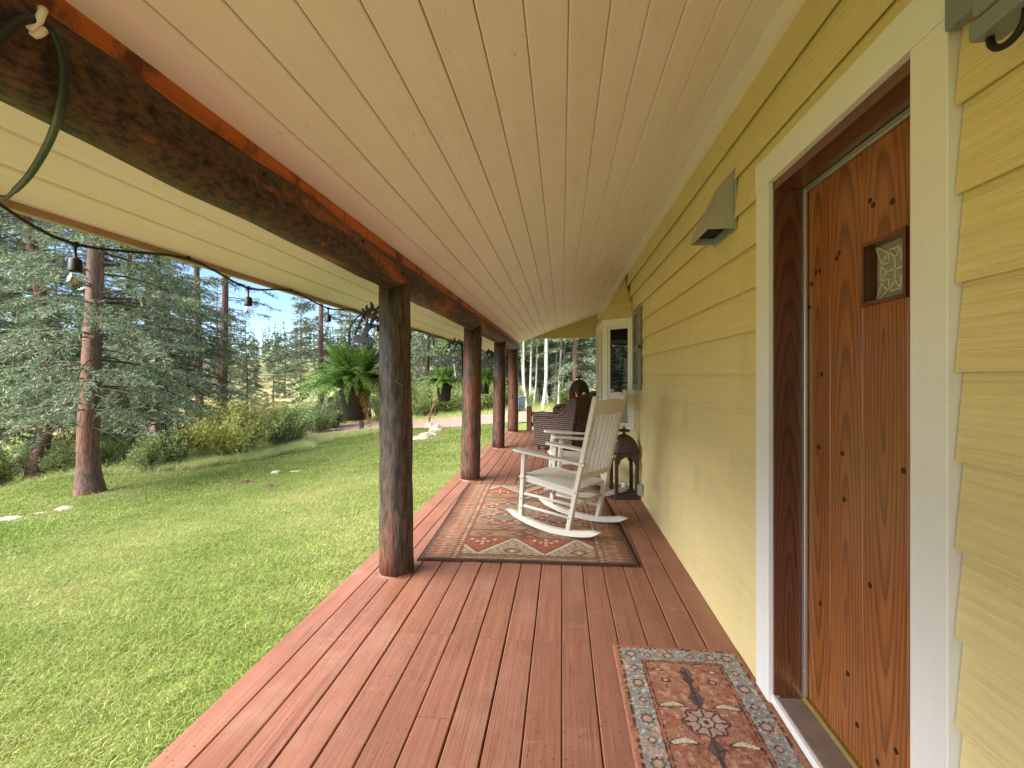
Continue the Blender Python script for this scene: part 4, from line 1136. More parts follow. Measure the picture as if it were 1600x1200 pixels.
def fern(loc, seed, k, label, nf, flare):
    rs = random.Random(seed)
    t = empty('hanging_fern', loc, rs.uniform(0, 6), label, 'potted fern', 'hanging fern baskets')
    MB().lathe([(.080, 0), (.086, .004), (.112, .20), (.122, .205), (.124, .245), (.114, .247), (.108, .225), (.02, .222)], 24).build('pot', M['pot'], t, smooth=True)
    for i in range(3):
        a = i * 2.094
        MB().tube([(.119 * math.cos(a), .119 * math.sin(a), .235), (.004 * math.cos(a), .004 * math.sin(a), .62)], .002, 4).build('hanger_wire', M['iron'], t)
    for i in range(nf):
        q = i / nf
        me_ = fm[2] if q < .35 else fm[rs.choice((0, 0, 1))] if q < .75 else fm[rs.choice((0, 1, 1, 3))]
        if i == nf - 1: me_ = fd
        tilt = R_(-60 + 52 * q) if me_ is not fd else R_(10)
        sc_ = k * rs.uniform(.8, 1.15)
        a = i * 2.39996 + rs.uniform(-.3, .3)
        link('frond', me_, t, loc=(.05 * math.cos(a), .05 * math.sin(a), .225), rot=(rs.uniform(-.3, .3), tilt, a), scale=(sc_ * flare,) * 3)
    return t
bird = [(-.10, .0), (-.06, .022), (-.02, .035), (.03, .03), (.05, .042), (.075, .046), (.092, .035), (.115, .030), (.092, .022), (.085, .005), (.06, -.018), (.02, -.030), (-.03, -.022), (-.075, -.018), (-.12, -.03)]
wing = [(-.02, .02), (.01, .05), (-.02, .10), (-.07, .13), (-.08, .09), (-.05, .05)]
def leaf_poly(c, a, l, w_):
    out = []
    for k in range(8):
        t = k / 8 * 2 * math.pi; x, y = math.cos(t) * l / 2 + l / 2, math.sin(t) * w_ / 2 * (1 - .35 * math.cos(t))
        out.append((c[0] + x * math.cos(a) - y * math.sin(a), c[1] + x * math.sin(a) + y * math.cos(a)))
    return out
def bracket(p0, p1, label):
    """ornamental iron bracket from the post p0 out to the plant p1, both at the same height"""
    d = (p1 - p0); L = d.length; d.normalize(); up = Vector((0, 0, 1)); n_ = d.cross(up).normalized()
    t = empty('plant_bracket', p0, 0, label, 'bracket', 'iron plant brackets with birds and leaves')
    o = Vector((0, 0, 0)); T = .004
    def W3(a, b): return d * a + up * b
    MB().bar(W3(.006, -.26), W3(.006, .20), .03, .012, d).build('mount_bar', M['iron'], t)
    rsb = random.Random(8); t_leaf = []
    arc = [W3(L * (.5 - .5 * math.cos(math.pi * k / 14)) if False else L * k / 14, .12 + .09 * math.sin(math.pi * k / 14) - .10 * (k / 14) ** 3) for k in range(15)]
    MB().tube(arc, .007, 6).build('arm', M['iron'], t, smooth=True)
    MB().tube([W3(L * .62 + .17 * math.cos(a), .0 + .17 * math.sin(a)) for a in np.linspace(-1.3, math.pi + .9, 24)], .006, 6).build('hoop', M['iron'], t, smooth=True)
    MB().tube([W3(.01, -.2), W3(.06, -.16), W3(L * .62 - .11, -.128)], .005, 6).build('brace', M['iron'], t, smooth=True)
    class LV:
        def prism(s, *a): MB().prism(*a).build('iron_leaf', M['iron'], t); return s
    lv = LV()
    for k in range(26):
        a_ = rsb.uniform(.04, .98); b_ = .13 + .09 * math.sin(math.pi * a_) - .10 * a_ ** 3
        lv.prism(leaf_poly((L * a_, b_), rsb.uniform(0, 6.28), rsb.uniform(.035, .06), .024), o + n_ * (rsb.uniform(-.01, .01)), d, up, n_ * T)
    for k in range(9):
        a_ = rsb.uniform(-.3, 3.6); lv.prism(leaf_poly((L * .62 + .17 * math.cos(a_), .17 * math.sin(a_)), rsb.uniform(0, 6.28), .05, .022), o + n_ * rsb.uniform(-.01, .01), d, up, n_ * T)
    for (a_, ang, l) in ((-.02, .9, .11), (.04, 2.0, .10), (.08, -.4, .12), (.0, 3.6, .09)): lv.prism(leaf_poly((L * .62 + a_, -.06), ang, l, .045), o + n_ * .004, d, up, n_ * T)
    for (cx, cy, s) in ((L * .62 + .02, -.02, .95), (L * .62 - .05, .075, .6)):
        MB().prism([(cx + a * s, cy + b * s) for a, b in bird], o - n_ * .004, d, up, n_ * T).prism([(cx + a * s, cy + b * s) for a, b in wing], o - n_ * .0085, d, up, n_ * T).build('bird', M['iron'], t)
    MB().tube([W3(L, .03), W3(L, .0), W3(L + .012, -.018), W3(L + .002, -.03)], .004, 6).build('hook', M['iron'], t, smooth=True)
    return t
fern_at = [(555, 656, 3.32), (694, 627, 6.12), (757, 615, 8.6)]
fl_ = ['large lush hanging fern with some drooping dry fronds, left of the nearest post', 'smaller upright hanging fern between the first and second posts', 'hanging fern mostly hidden between the second and third posts']
bl_ = ['iron bird-and-leaf bracket on the nearest post above the big fern', 'iron bird-and-leaf bracket on the second post above the smaller fern', 'iron bird-and-leaf bracket on the third post above the half-hidden fern']
for i, (u, v, d_) in enumerate(fern_at):
    p = P(u, v, d_)
    ft = fern(p, 3 + i, (1.0, .80, .8)[i], fl_[i], (165, 120, 110)[i], (1.12, 1.08, 1.05)[i])
    ft.scale = (.9,) * 3
    q = post_xy[i]; a = Vector((p.x - q.x, p.y - q.y, 0)); rr = posts[i][2] * .97
    zb = p.z + .60
    bracket(Vector((q.x, q.y, zb)) + a.normalized() * rr, Vector((p.x, p.y, zb)), bl_[i])

# ------------------------------------------------------------------ low rail at the end of the porch
rl = empty('low_rail', (-.795, 11.14, 0.001), 0, 'low wooden post and rail at the far end of the deck', 'railing')
MB().box(-.062, .062, -.062, .062, 0, .60).build('post', M['fence_wood'], rl, bevel=.012)
MB().box(1.238, 1.362, -.062, .062, 0, .60).build('post', M['fence_wood'], rl, bevel=.012)
MB().box(.063, 1.237, -.03, .03, .36, .46).build('rail', M['fence_wood'], rl, bevel=.008)
MB().box(.063, 1.237, -.028, .028, .10, .19).build('rail', M['fence_wood'], rl, bevel=.008)
# ------------------------------------------------------------------ vegetation
def unit(a): return a / np.maximum(np.linalg.norm(a, axis=-1, keepdims=True), 1e-9)

def tris_from(base, dirs, length, width, rs):
    """thin leaf / sprig triangles"""
    n = len(base); side = unit(np.cross(dirs, rs.normal(size=(n, 3))))
    w_ = side * (width / 2)[:, None] if hasattr(width, '__len__') else side * width / 2
    tip = base + dirs * length[:, None]
    V = np.stack([base - w_, base + w_, tip], 1).reshape(-1, 3)
    return V, np.arange(3 * n).reshape(-1, 3)

def tubes(paths, radii, n=4):
    """paths (k,m,3), radii (k,m) -> one mesh"""
    k, m, _ = paths.shape
    tg = unit(np.gradient(paths, axis=1)); a = unit(np.cross(tg, np.array([.13, .27, .95]))); b = np.cross(tg, a)
    ang = np.arange(n) / n * 2 * np.pi
    ring = paths[:, :, None] + radii[:, :, None, None] * (a[:, :, None] * np.cos(ang)[:, None] + b[:, :, None] * np.sin(ang)[:, None])
    V = ring.reshape(-1, 3); ii = np.arange(k * m * n).reshape(k, m, n); jj = np.roll(ii, -1, 2)
    F = np.stack([ii[:, :-1], jj[:, :-1], jj[:, 1:], ii[:, 1:]], -1).reshape(-1, 4)
    return V, F

def trunk_mesh(name, H, r, mat, seed, lean=(0, 0), bend=0.0, flare=.5, n=14):
    rs = np.random.RandomState(seed); m = 26; t = np.linspace(0, 1, m) ** 1.5
    z = t * H
    cx = lean[0] * z + bend * np.sin(t * 6 + seed) * .12 * np.minimum(1, z); cy = lean[1] * z + bend * np.cos(t * 5 + seed) * .12 * np.minimum(1, z)
    cx -= cx[0]; cy -= cy[0]
    rad = r * (1 - .93 * t) * (1 + flare * np.exp(-z / .28))
    path = np.stack([cx, cy, z - .25 * (t == 0)], -1)[None]
    V, F = tubes(path, rad[None], n)
    V = V.reshape(m, n, 3); c = path[0][:, None]
    k = 1 + rs.normal(0, .045, (m, n, 1)) + .10 * np.exp(-z / .25)[:, None, None] * np.sin(np.arange(n) * 2.1 + seed)[None, :, None]
    V = c + (V - c) * k
    return np_mesh(name, V.reshape(-1, 3), F, mat, True), (lambda h: np.stack([np.interp(h, z, cx), np.interp(h, z, cy), h], -1))

def conifer(name, seed, H, cb, R, nb, sprig, needle, bark, r, lean=(0, 0), dens=1.0, droop=.45, dead=0, bend=0.5, side=None, sw=.014, shape=.75, up=.35):
    """returns meshes of trunk, limbs, crown"""
    rs = np.random.RandomState(seed)
    tm, axis_ = trunk_mesh(name + '_trunk', H, r, bark, seed, lean, bend)
    h = cb + (H - cb) * rs.uniform(0, 1, nb) ** .95; t = (h - cb) / (H - cb)
    L = R * ((1 - t) ** shape) * rs.uniform(.6, 1.12, nb) + .18
    L *= np.where(t < .08, .75, 1)
    az = rs.uniform(0, 2 * np.pi, nb)
    if side is not None: L *= (1 + side[1] * np.cos(az - side[0]))
    e0 = .05 + up * t + rs.uniform(-.12, .12, nb); dr = droop * (1 - .5 * t) * rs.uniform(.7, 1.3, nb)
    A = axis_(h); hd = np.stack([np.cos(az), np.sin(az), 0 * az], -1)
    def pos(i, s):
        p = A[i] + hd[i] * (L[i] * s)[:, None]
        p[:, 2] += L[i] * (e0[i] * s - dr[i] * s ** 2 + .22 * dr[i] * s ** 4); return p
    ss = np.linspace(0, 1, 6)
    paths = np.stack([pos(np.arange(nb), np.full(nb, s)) for s in ss], 1)
    rad = (.006 + .0065 * L)[:, None] * (1 - .85 * ss)[None]
    if dead:
        nd = dead; hdh = rs.uniform(.4, cb + (H - cb) * .35, nd); a2 = rs.uniform(0, 6.28, nd); l2 = rs.uniform(.4, 1.3, nd) * R * .5
        B = axis_(hdh); d2 = np.stack([np.cos(a2), np.sin(a2), rs.uniform(-.35, .15, nd)], -1)
        p2 = np.stack([B + d2 * (l2 * s)[:, None] + np.array([0, 0, -.25]) * (l2 * s * s)[:, None] for s in ss], 1)
        paths = np.concatenate([paths, p2]); rad = np.concatenate([rad, (.007 + 0 * l2)[:, None] * (1 - .8 * ss)[None]])
    V, F = tubes(paths, rad, 4); limb = np_mesh(name + '_limbs', V, F, M['bark_grey'], True)
    # side twigs
    cnt = np.maximum(3, (L / .052 * dens)).astype(int); I = np.repeat(np.arange(nb), cnt)
    s = rs.uniform(.16, 1, len(I)) ** .8; sg = rs.choice([-1, 1], len(I))
    base = pos(I, s); fw = unit(pos(I, np.minimum(s + .03, 1.03)) - base)
    sd = np.stack([-hd[I][:, 1], hd[I][:, 0], 0 * s], -1) * sg[:, None]
    tl = (.30 * L[I] * (1.05 - s) + .10) * rs.uniform(.5, 1.2, len(I)); tl = np.minimum(tl, .6)
    td = unit(fw * .75 + sd * rs.uniform(.35, 1.0, len(I))[:, None] + np.array([0, 0, -.18]) + rs.normal(0, .16, (len(I), 3)))
    kk = np.maximum(3, (tl / sprig * 4.5)).astype(int); J = np.repeat(np.arange(len(I)), kk)
    q = rs.uniform(.05, 1, len(J)); bp_ = base[J] + td[J] * (tl[J] * q)[:, None]; bp_[:, 2] -= .10 * tl[J] * q ** 2
    dd = unit(td[J] * .7 + rs.normal(0, .55, (len(J), 3)) + np.array([0, 0, .12]))
    V, F = tris_from(bp_, dd, sprig * rs.uniform(.7, 1.35, len(J)), sw * rs.uniform(.8, 1.3, len(J)), rs)
    return tm, limb, np_mesh(name + '_crown', V, F, needle)

def place(name, meshes, parts, loc, rz, label, cat, group=None, scale=1.0):
    t = empty(name, loc, rz, label, cat, group); t.scale = (scale,) * 3
    for me_, pn in zip(meshes, parts): link(pn, me_, t)
    return t

def gp(u, d):
    p = P(u, 600, d); return Vector((p.x, p.y, float(gz(p.x, p.y)) - .03))

TP = ('trunk', 'limbs', 'crown')
MARKS = [(-80, 'at the left picture edge'), (15, 'left of the crooked spruce trunk'), (80, 'between the crooked spruce and the big trunk'), (140, 'behind the big spruce trunk'), (200, 'right of the big spruce trunk'), (248, 'behind the bushy dark spruce'),
         (290, 'left of the slender sparse pine'), (330, 'between the two slender pines'), (362, 'behind the yellow willow'), (395, 'right of the yellow willow'), (430, 'behind the small lone spruce'), (470, 'left of the big hanging fern'), (505, 'behind the left fronds of the big fern'),
         (550, 'behind the pot of the big fern'), (605, 'hidden behind the nearest post'), (645, 'just right of the nearest post'), (665, 'above the row of pale rocks'), (692, 'behind the smaller fern'), (718, 'left of the second post'), (740, 'behind the second post'), (762, 'behind the half-hidden fern'),
         (780, 'behind the third post'), (800, 'behind the last post'), (815, 'just right of the last post'), (828, 'above the low rail post'), (843, 'right of the low rail post'), (858, 'above the arm of the wicker armchair'), (875, 'left of the far lantern'), (900, 'behind the far lantern'), (930, 'beside the bay window edge'), (1000, 'behind the house wall')]
_seen = {}
def where(kind, u):
    m = min(MARKS, key=lambda q: abs(q[0] - u))[1]; k = _seen.get((kind, m), 0); _seen[(kind, m)] = k + 1
    return kind + ('', ' farther back', ' farthest back', ' in the depth of the wood')[min(k, 3)] + ' ' + m
# near trees on the left, one mesh each
t1 = conifer('spruce_a', 11, 13.5, 1.15, 2.4, 310, .072, M['spruce'], M['bark'], .165, (.004, 0), 1.0, .42, 16, .6, sw=.013)
place('spruce_tree', t1, TP, gp(140, 8.0), 0, 'big blue spruce with thick reddish trunk rooted at the lawn edge on the left', 'tree')
t2 = conifer('spruce_b', 12, 13, 1.4, 2.6, 270, .082, M['spruce'], M['bark'], .17, (-.07, .02), 1.0, .5, 26, 2.2, sw=.015)
place('spruce_tree', t2, TP, gp(52, 10.6), 0, 'spruce with a crooked leaning trunk at the far left, behind the big spruce', 'tree')
t3 = conifer('spruce_c', 13, 11, 0.6, 2.1, 280, .082, M['spruce_dark'], M['bark_grey'], .13, (0, 0), 1.0, .5, 14, .5, sw=.015)
place('spruce_tree', t3, TP, gp(248, 11.6), 0, 'bushy darker spruce with low boughs just right of the big spruce', 'tree')
t4 = conifer('pine_a', 14, 15, 2.2, 1.5, 90, .13, M['pine'], M['bark'], .13, (0, 0), .55, .3, 40, .4, sw=.022)
place('pine_tree', t4, TP, gp(310, 15.0), .4, 'slender sparse pine with bare lower trunk, left of the dark-trunked one', 'tree')
place('pine_tree', t4, TP, gp(349, 14.2), 2.6, 'slender dark-trunked pine with dead twigs behind the yellow willow', 'tree')
place('pine_tree', t4, TP, gp(262, 17.0), 4.4, 'slim pine trunk seen behind the bushy dark spruce', 'tree')
place('spruce_tree', t2, TP, gp(8, 13.5), 2.1, 'tall spruce at the left picture edge behind the crooked one', 'tree')
place('spruce_tree', t3, TP, gp(-90, 10.5), 1.0, 'spruce whose boughs reach in at the left picture edge', 'tree')
place('spruce_tree', t1, TP, gp(205, 15.5), 2.6, 'tall spruce filling the gap behind the big trunk and the bushy spruce', 'tree')
# middle distance
t5 = conifer('spruce_d', 15, 9, .5, 2.1, 120, .17, M['spruce_dark'], M['bark_grey'], .13, dens=.8, sw=.032)
t6 = conifer('spruce_e', 16, 13, 1.0, 2.6, 130, .18, M['spruce'], M['bark'], .17, dens=.75, sw=.034)
t7 = conifer('spruce_f', 17, 10, .3, 2.3, 120, .18, M['spruce'], M['bark_grey'], .14, dens=.8, sw=.036)
place('spruce_tree', t5, TP, gp(428, 27), 0, 'small lone spruce in front of the bright far meadow', 'tree', scale=.55)
place('spruce_tree', t6, TP, gp(503, 18.5), 1.0, 'large spruce standing behind the big hanging fern', 'tree', scale=.85)
place('spruce_tree', t7, TP, gp(575, 22), 2.0, 'spruce between the big fern and the nearest post, across the driveway', 'tree')
place('spruce_tree', t5, TP, gp(385, 34), 3.0, 'dark spruce in the distance between the pines and the lone small one', 'tree', scale=.8)
place('spruce_tree', t6, TP, gp(900, 21), 0.3, 'blue spruce right of the aspens beyond the end of the porch', 'tree', scale=.9)
wood = sorted([(640, 27, t6, 1.0), (668, 24.5, t7, 1.0), (700, 29, t5, 1.3), (735, 25, t7, 1.1), (765, 30, t6, 1.0), (610, 32, t5, 1.2), (545, 34, t6, 1.0), (790, 26, t5, 1.15), (822, 33, t6, 1.0), (858, 31, t5, 1.2), (880, 27, t7, .95), (935, 26, t6, .9), (842, 36, t6, 1.2), (970, 23, t7, 1.0), (715, 37, t6, 1.3), (655, 38, t6, 1.3), (1010, 27, t6, 1.0),
        (470, 48, t6, 1.0), (340, 42, t6, 1.0), (290, 46, t7, 1.2), (150, 30, t7, 1.1), (90, 27, t5, 1.2), (30, 24, t6, 1.0), (-40, 30, t7, 1.2), (230, 33, t6, 1.1), (360, 55, t7, 1.1), (445, 58, t7, .9)], key=lambda q: q[1])
rw = random.Random(9)
for i, (u, d, tt, sc) in enumerate(wood):
    right = u > 520
    place('spruce_tree', tt, TP, gp(u, d), rw.uniform(0, 6.28), where('conifer across the driveway' if right else 'distant conifer beyond the creek', u), 'tree',
          'conifers across the driveway' if right else 'conifers beyond the creek', sc * rw.uniform(.9, 1.1))

def broadleaf(name, seed, H, cb, R, ncl, nl, leaf, lm, bm, r, spread=.34):
    rs = np.random.RandomState(seed)
    tm, axis_ = trunk_mesh(name + '_trunk', H, r, bm, seed, (rs.uniform(-.03, .03), rs.uniform(-.03, .03)), .8, .25, 10)
    h = cb + (H - cb) * rs.uniform(0, 1, ncl); t = (h - cb) / (H - cb); az = rs.uniform(0, 6.28, ncl)
    L = R * np.sqrt(np.clip(1 - (t * 1.6 - .7) ** 2 * .8, .1, 1)) * rs.uniform(.3, 1, ncl)
    A = axis_(h); hd = np.stack([np.cos(az), np.sin(az), rs.uniform(.2, .8, ncl)], -1)
    ss = np.linspace(0, 1, 5); paths = np.stack([A + hd * (L * s)[:, None] + np.array([0, 0, -.25]) * (L * s * s)[:, None] for s in ss], 1)
    V, F = tubes(paths, (.006 + .008 * L)[:, None] * (1 - .8 * ss)[None], 4); limb = np_mesh(name + '_limbs', V, F, bm, True)
    J = np.repeat(np.arange(ncl), nl); s = rs.uniform(.35, 1.05, len(J))
    b = A[J] + hd[J] * (L[J] * s)[:, None] + rs.normal(0, spread, (len(J), 3)) * np.array([1, 1, .8])
    V, F = tris_from(b, unit(rs.normal(size=(len(J), 3)) + np.array([0, 0, -.4])), leaf * rs.uniform(.7, 1.3, len(J)), leaf * .8, rs)
    return tm, limb, np_mesh(name + '_crown', V, F, lm)
a1 = broadleaf('aspen_a', 31, 13, 2.6, 1.5, 70, 150, .10, M['aspen'], M['aspen_bark'], .062)
a2 = broadleaf('aspen_b', 32, 12, 3.2, 1.3, 60, 150, .10, M['aspen'], M['aspen_bark'], .046)
rw = random.Random(12)
asp = [(823, 21, a2), (818, 24, a2), (829, 22.5, a1), (838, 26, a2), (848, 20.5, a1), (856, 23, a2), (866, 25.5, a2), (873, 22, a2), (808, 28, a1), (884, 28, a1), (842, 29, a1), (716, 22.5, a2), (773, 24, a2), (862, 30, a1), (834, 23.5, a2), (851, 27, a2), (878, 24.5, a2), (812, 25.5, a2)]
for i, (u, d, tt) in enumerate(asp):
    lab = {4: 'thickest pale aspen trunk seen between the last post and the far lantern', 11: 'lone leaning pale aspen trunk between the second and third posts'}.get(i, None) or where('slim white-barked aspen', u)
    o = place('aspen_tree', tt, TP, gp(u, d), rw.uniform(0, 6.28), lab, 'tree', 'aspens beyond the porch' if i not in (4, 11) else None, rw.uniform(.9, 1.15) * (1.25 if i == 4 else 1))
    if i == 11: o.rotation_euler.x = .10

def shrub(name, seed, H, R, ns, nl, leaf, lm, bm, upright=.6, lw=.45):
    rs = np.random.RandomState(seed)
    az = rs.uniform(0, 6.28, ns); out = R * np.sqrt(rs.uniform(0, 1, ns)); hh = H * rs.uniform(.6, 1, ns) * (1 - .35 * (out / R) ** 2)
    b0 = np.stack([np.cos(az) * out * .25, np.sin(az) * out * .25, 0 * az - .05], -1); tp = np.stack([np.cos(az) * out, np.sin(az) * out, hh], -1)
    ss = np.linspace(0, 1, 6)
    paths = np.stack([b0 + (tp - b0) * np.array([1, 1, 0]) * (s ** 1.5) + np.array([0, 0, 1]) * (hh * (s ** .85))[:, None] for s in ss], 1)
    V, F = tubes(paths, (.007 + 0 * az)[:, None] * (1.4 - ss)[None], 3); stem = np_mesh(name + '_stems', V, F, bm, True)
    J = np.repeat(np.arange(ns), nl); s = rs.uniform(.22, 1.02, len(J)); k = np.clip(s * 5, 0, 4.999); i0 = k.astype(int); fr = (k - i0)[:, None]
    b = paths[J, i0] * (1 - fr) + paths[J, np.minimum(i0 + 1, 5)] * fr + rs.normal(0, .07, (len(J), 3))
    V, F = tris_from(b, unit(rs.normal(size=(len(J), 3)) + np.array([0, 0, upright])), leaf * rs.uniform(.6, 1.4, len(J)), leaf * lw, rs)
    return stem, np_mesh(name + '_leaves', V, F, lm)
SP = ('stems', 'foliage')
s1 = shrub('willow_a', 41, 1.75, 1.15, 90, 130, .075, M['willow'], M['bark_grey'])
s2 = shrub('shrub_a', 42, 1.5, .8, 70, 120, .075, M['shrub'], M['bark_grey'])
s3 = shrub('shrub_b', 43, 1.3, .6, 46, 90, .08, M['shrub'], M['bark_grey'])
place('willow_shrub', s1, SP, gp(362, 11.6), 0, 'rounded yellow-green willow shrub at the lawn edge', 'shrub')
place('willow_shrub', s1, SP, gp(335, 13.0), 2, 'yellow-green willow shrub partly behind the rounded one, to its left', 'shrub', scale=.8)
place('leafy_shrub', s2, SP, gp(446, 13.2), 1, 'grey-green shrub right of the yellow willow, under the small lone spruce', 'shrub')
place('leafy_shrub', s3, SP, gp(236, 10.3), 1, 'narrow clump of dark upright stems right of the big trunk', 'shrub', scale=.75)
place('leafy_shrub', s3, SP, gp(267, 10.6), 2, 'fanned clump of dark stems left of the yellow willow', 'shrub', scale=.8)
place('leafy_shrub', s2, SP, gp(100, 10.9), 3, 'green shrub between the crooked spruce and the big trunk', 'shrub', scale=.65)
place('leafy_shrub', s2, SP, gp(-25, 10.0), 4, 'green shrub low at the left picture edge by the crooked trunk', 'shrub', scale=.85)
for i, (u, d, s, sc) in enumerate([(497, 17, s2, .9), (520, 19, s3, 1.1), (395, 15, s2, 1.0), (425, 17, s1, .8), (470, 20, s2, 1.1), (540, 21.5, s2, 1.0), (660, 21.5, s2, 1.2), (690, 22, s3, 1.5), (720, 22.0, s2, 1.2), (752, 21.5, s3, 1.3), (640, 22.5, s3, 1.5), (600, 21.5, s2, 1.0), (815, 22, s3, .9), (880, 23, s3, 1.0), (905, 21.5, s2, .8), (680, 24, s1, 1.1), (775, 23, s2, 1.2),
                                  (300, 14.5, s2, .9), (180, 13.5, s2, 1.0), (60, 13, s2, 1.0), (140, 15.5, s1, .9), (215, 14.5, s1, .8)]):
    right = u > 480
    place('leafy_shrub', s, SP, gp(u, d), i * 1.3, where('leafy shrub across the driveway' if right else 'leafy creekside shrub', u), 'shrub',
          'thicket across the driveway' if right else 'thicket along the creek', sc)

# distant wooded hillside
rs = np.random.RandomState(77); nT = 1700
ang = rs.uniform(-.15, 2.9, nT); rr = rs.uniform(62, 230, nT) ; keep = ~((rr < 95) & (ang > .9) & (ang < 1.35)); ang, rr = ang[keep], rr[keep]
fx, fy = -rr * np.cos(ang) * .9, rr * np.sin(ang); fz = gz(fx, fy); H = rs.uniform(6, 12, len(fx)); k = 46
J = np.repeat(np.arange(len(fx)), k); t = rs.uniform(.03, 1, len(J)); az = rs.uniform(0, 6.28, len(J))
Rr = H[J] * .17 * (1 - t) + .1
b = np.stack([fx[J], fy[J], fz[J] + H[J] * t], -1); dd = unit(np.stack([np.cos(az), np.sin(az), rs.uniform(-.5, .25, len(J))], -1))
V, F = tris_from(b, dd, Rr * rs.uniform(.7, 1.4, len(J)), H[J] * .07, rs)
ff = link('hillside_forest', np_mesh('hillside_forest', V, F, M['spruce_dark']))
tag(ff, 'conifer forest covering the distant hillside', 'forest', kind='stuff')

# ------------------------------------------------------------------ lawn and meadow grass (uncountable)
def blades(n_pts, per, length, width, spread, seed, stiff):
    rs = np.random.RandomState(seed); n = per
    b = np.stack([rs.normal(0, spread, n), rs.normal(0, spread, n), np.zeros(n) - .004], -1)
    d = unit(np.stack([rs.normal(0, stiff, n), rs.normal(0, stiff, n), np.ones(n)], -1)); l = length * rs.uniform(.55, 1.25, n)
    sd = unit(np.cross(d, rs.normal(size=(n, 3)))) * width / 2
    bend = np.stack([rs.normal(0, .35, n), rs.normal(0, .35, n), -.15 * np.ones(n)], -1) * l[:, None]
    m = b + d * (l * .55)[:, None]; tp = b + d * l[:, None] + bend
    V = np.stack([b - sd, b + sd, m + sd * .8, m - sd * .8, tp], 1).reshape(-1, 3)
    i = np.arange(n)[:, None] * 5
    F = np.concatenate([i + np.array([[0, 1, 2]]), i + np.array([[0, 2, 3]]), i + np.array([[3, 2, 4]])])
    return V, F

def scatter(name, pts, tuft, label, cat, smin, smax, seed):
    rs = np.random.RandomState(seed); n = len(pts)
    me_ = bpy.data.meshes.new(name); me_.vertices.add(n); me_.vertices.foreach_set('co', np.asarray(pts, np.float32).ravel()); me_.update()
    a = me_.attributes.new('rot', 'FLOAT_VECTOR', 'POINT'); r = np.zeros((n, 3), np.float32); r[:, 2] = rs.uniform(0, 6.28, n); r[:, :2] = rs.normal(0, .08, (n, 2)); a.data.foreach_set('vector', r.ravel())
    a = me_.attributes.new('siz', 'FLOAT', 'POINT'); a.data.foreach_set('value', rs.uniform(smin, smax, n).astype(np.float32))
    o = link(name, me_)
    ng = bpy.data.node_groups.new(name, 'GeometryNodeTree'); ng.interface.new_socket('Geometry', in_out='INPUT', socket_type='NodeSocketGeometry'); ng.interface.new_socket('Geometry', in_out='OUTPUT', socket_type='NodeSocketGeometry')
    gi, go = ng.nodes.new('NodeGroupInput'), ng.nodes.new('NodeGroupOutput')
    ob = ng.nodes.new('GeometryNodeObjectInfo'); ob.inputs['Object'].default_value = tuft
    ip = ng.nodes.new('GeometryNodeInstanceOnPoints')
    an = ng.nodes.new('GeometryNodeInputNamedAttribute'); an.data_type = 'FLOAT_VECTOR'; an.inputs['Name'].default_value = 'rot'
    as_ = ng.nodes.new('GeometryNodeInputNamedAttribute'); as_.data_type = 'FLOAT'; as_.inputs['Name'].default_value = 'siz'
    L_ = ng.links.new
    L_(gi.outputs[0], ip.inputs['Points']); L_(ob.outputs['Geometry'], ip.inputs['Instance']); L_(an.outputs[0], ip.inputs['Rotation']); L_(as_.outputs[0], ip.inputs['Scale']); L_(ip.outputs[0], go.inputs[0])
    md_ = o.modifiers.new('scatter', 'NODES'); md_.node_group = ng
    return tag(o, label, cat, kind='stuff')

def tuft_obj(name, args, mat):
    V, F = blades(*args); return bpy.data.objects.new(name, np_mesh(name, V, F, mat))
rs = np.random.RandomState(5)
def lawn_pts(n, x0, x1, y0, y1, f):
    x = rs.uniform(x0, x1, n); y = rs.uniform(y0, y1, n); k = f(x, y); x, y = x[k], y[k]
    return np.stack([x, y, gz(x, y)], -1)
inlawn = lambda x, y: (x > lawn_edge(y) + .1) & (x < -1.46) & (y < 14.9)
tA = tuft_obj('lawn_tuft', (0, 64, .040, .0032, .040, 1, .6), M['grass'])
near = lawn_pts(17000, -6.0, -1.46, .3, 8, lambda x, y: inlawn(x, y) & (x > -1.5 - 1.25 * (y + .6)))
scatter('lawn_grass', near, tA, 'short mown grass of the lawn nearest the deck', 'grass', .5, 1.5, 1)
tB = tuft_obj('lawn_tuft_far', (0, 60, .045, .008, .075, 2, .6), M['grass'])
far = lawn_pts(36000, -16, -1.46, 3.0, 15, lambda x, y: inlawn(x, y) & ((x < -5.5) | (y > 7.6)) & (x > -1.5 - 1.4 * (y + .6)))
scatter('far_lawn_grass', far, tB, 'short mown grass of the lawn sloping away to the trees', 'grass', .45, 1.4, 2)
tC = tuft_obj('meadow_tuft', (0, 26, .42, .010, .06, 3, .5), M['tallgrass'])
tall = lawn_pts(15000, -26, -5, 5, 24, lambda x, y: (x < lawn_edge(y) - .05) & (y < 14.6 + np.where(x < -5, (x + 5) ** 2 * .012, 0)) & (x > -1.5 - 1.5 * (y + 1)))
scatter('meadow_grass', tall, tC, 'tall pale meadow grass between the lawn and the creek thicket', 'grass', .2, .8, 3)
edge_y = rs.uniform(8.6, 14.6, 1700); ex_ = lawn_edge(edge_y) - np.abs(rs.normal(0, .35, 1700))
scatter('verge_grass', np.concatenate([np.stack([ex_, edge_y, gz(ex_, edge_y)], -1), lawn_pts(7000, -14, 14, 18.6, 27, lambda x, y: y > 19.3 + np.where(x < -5, (x + 5) ** 2 * .018, 0))]), tC,
        'ragged tall grass along the lawn edge and beyond the driveway', 'grass', .15, .75, 4)

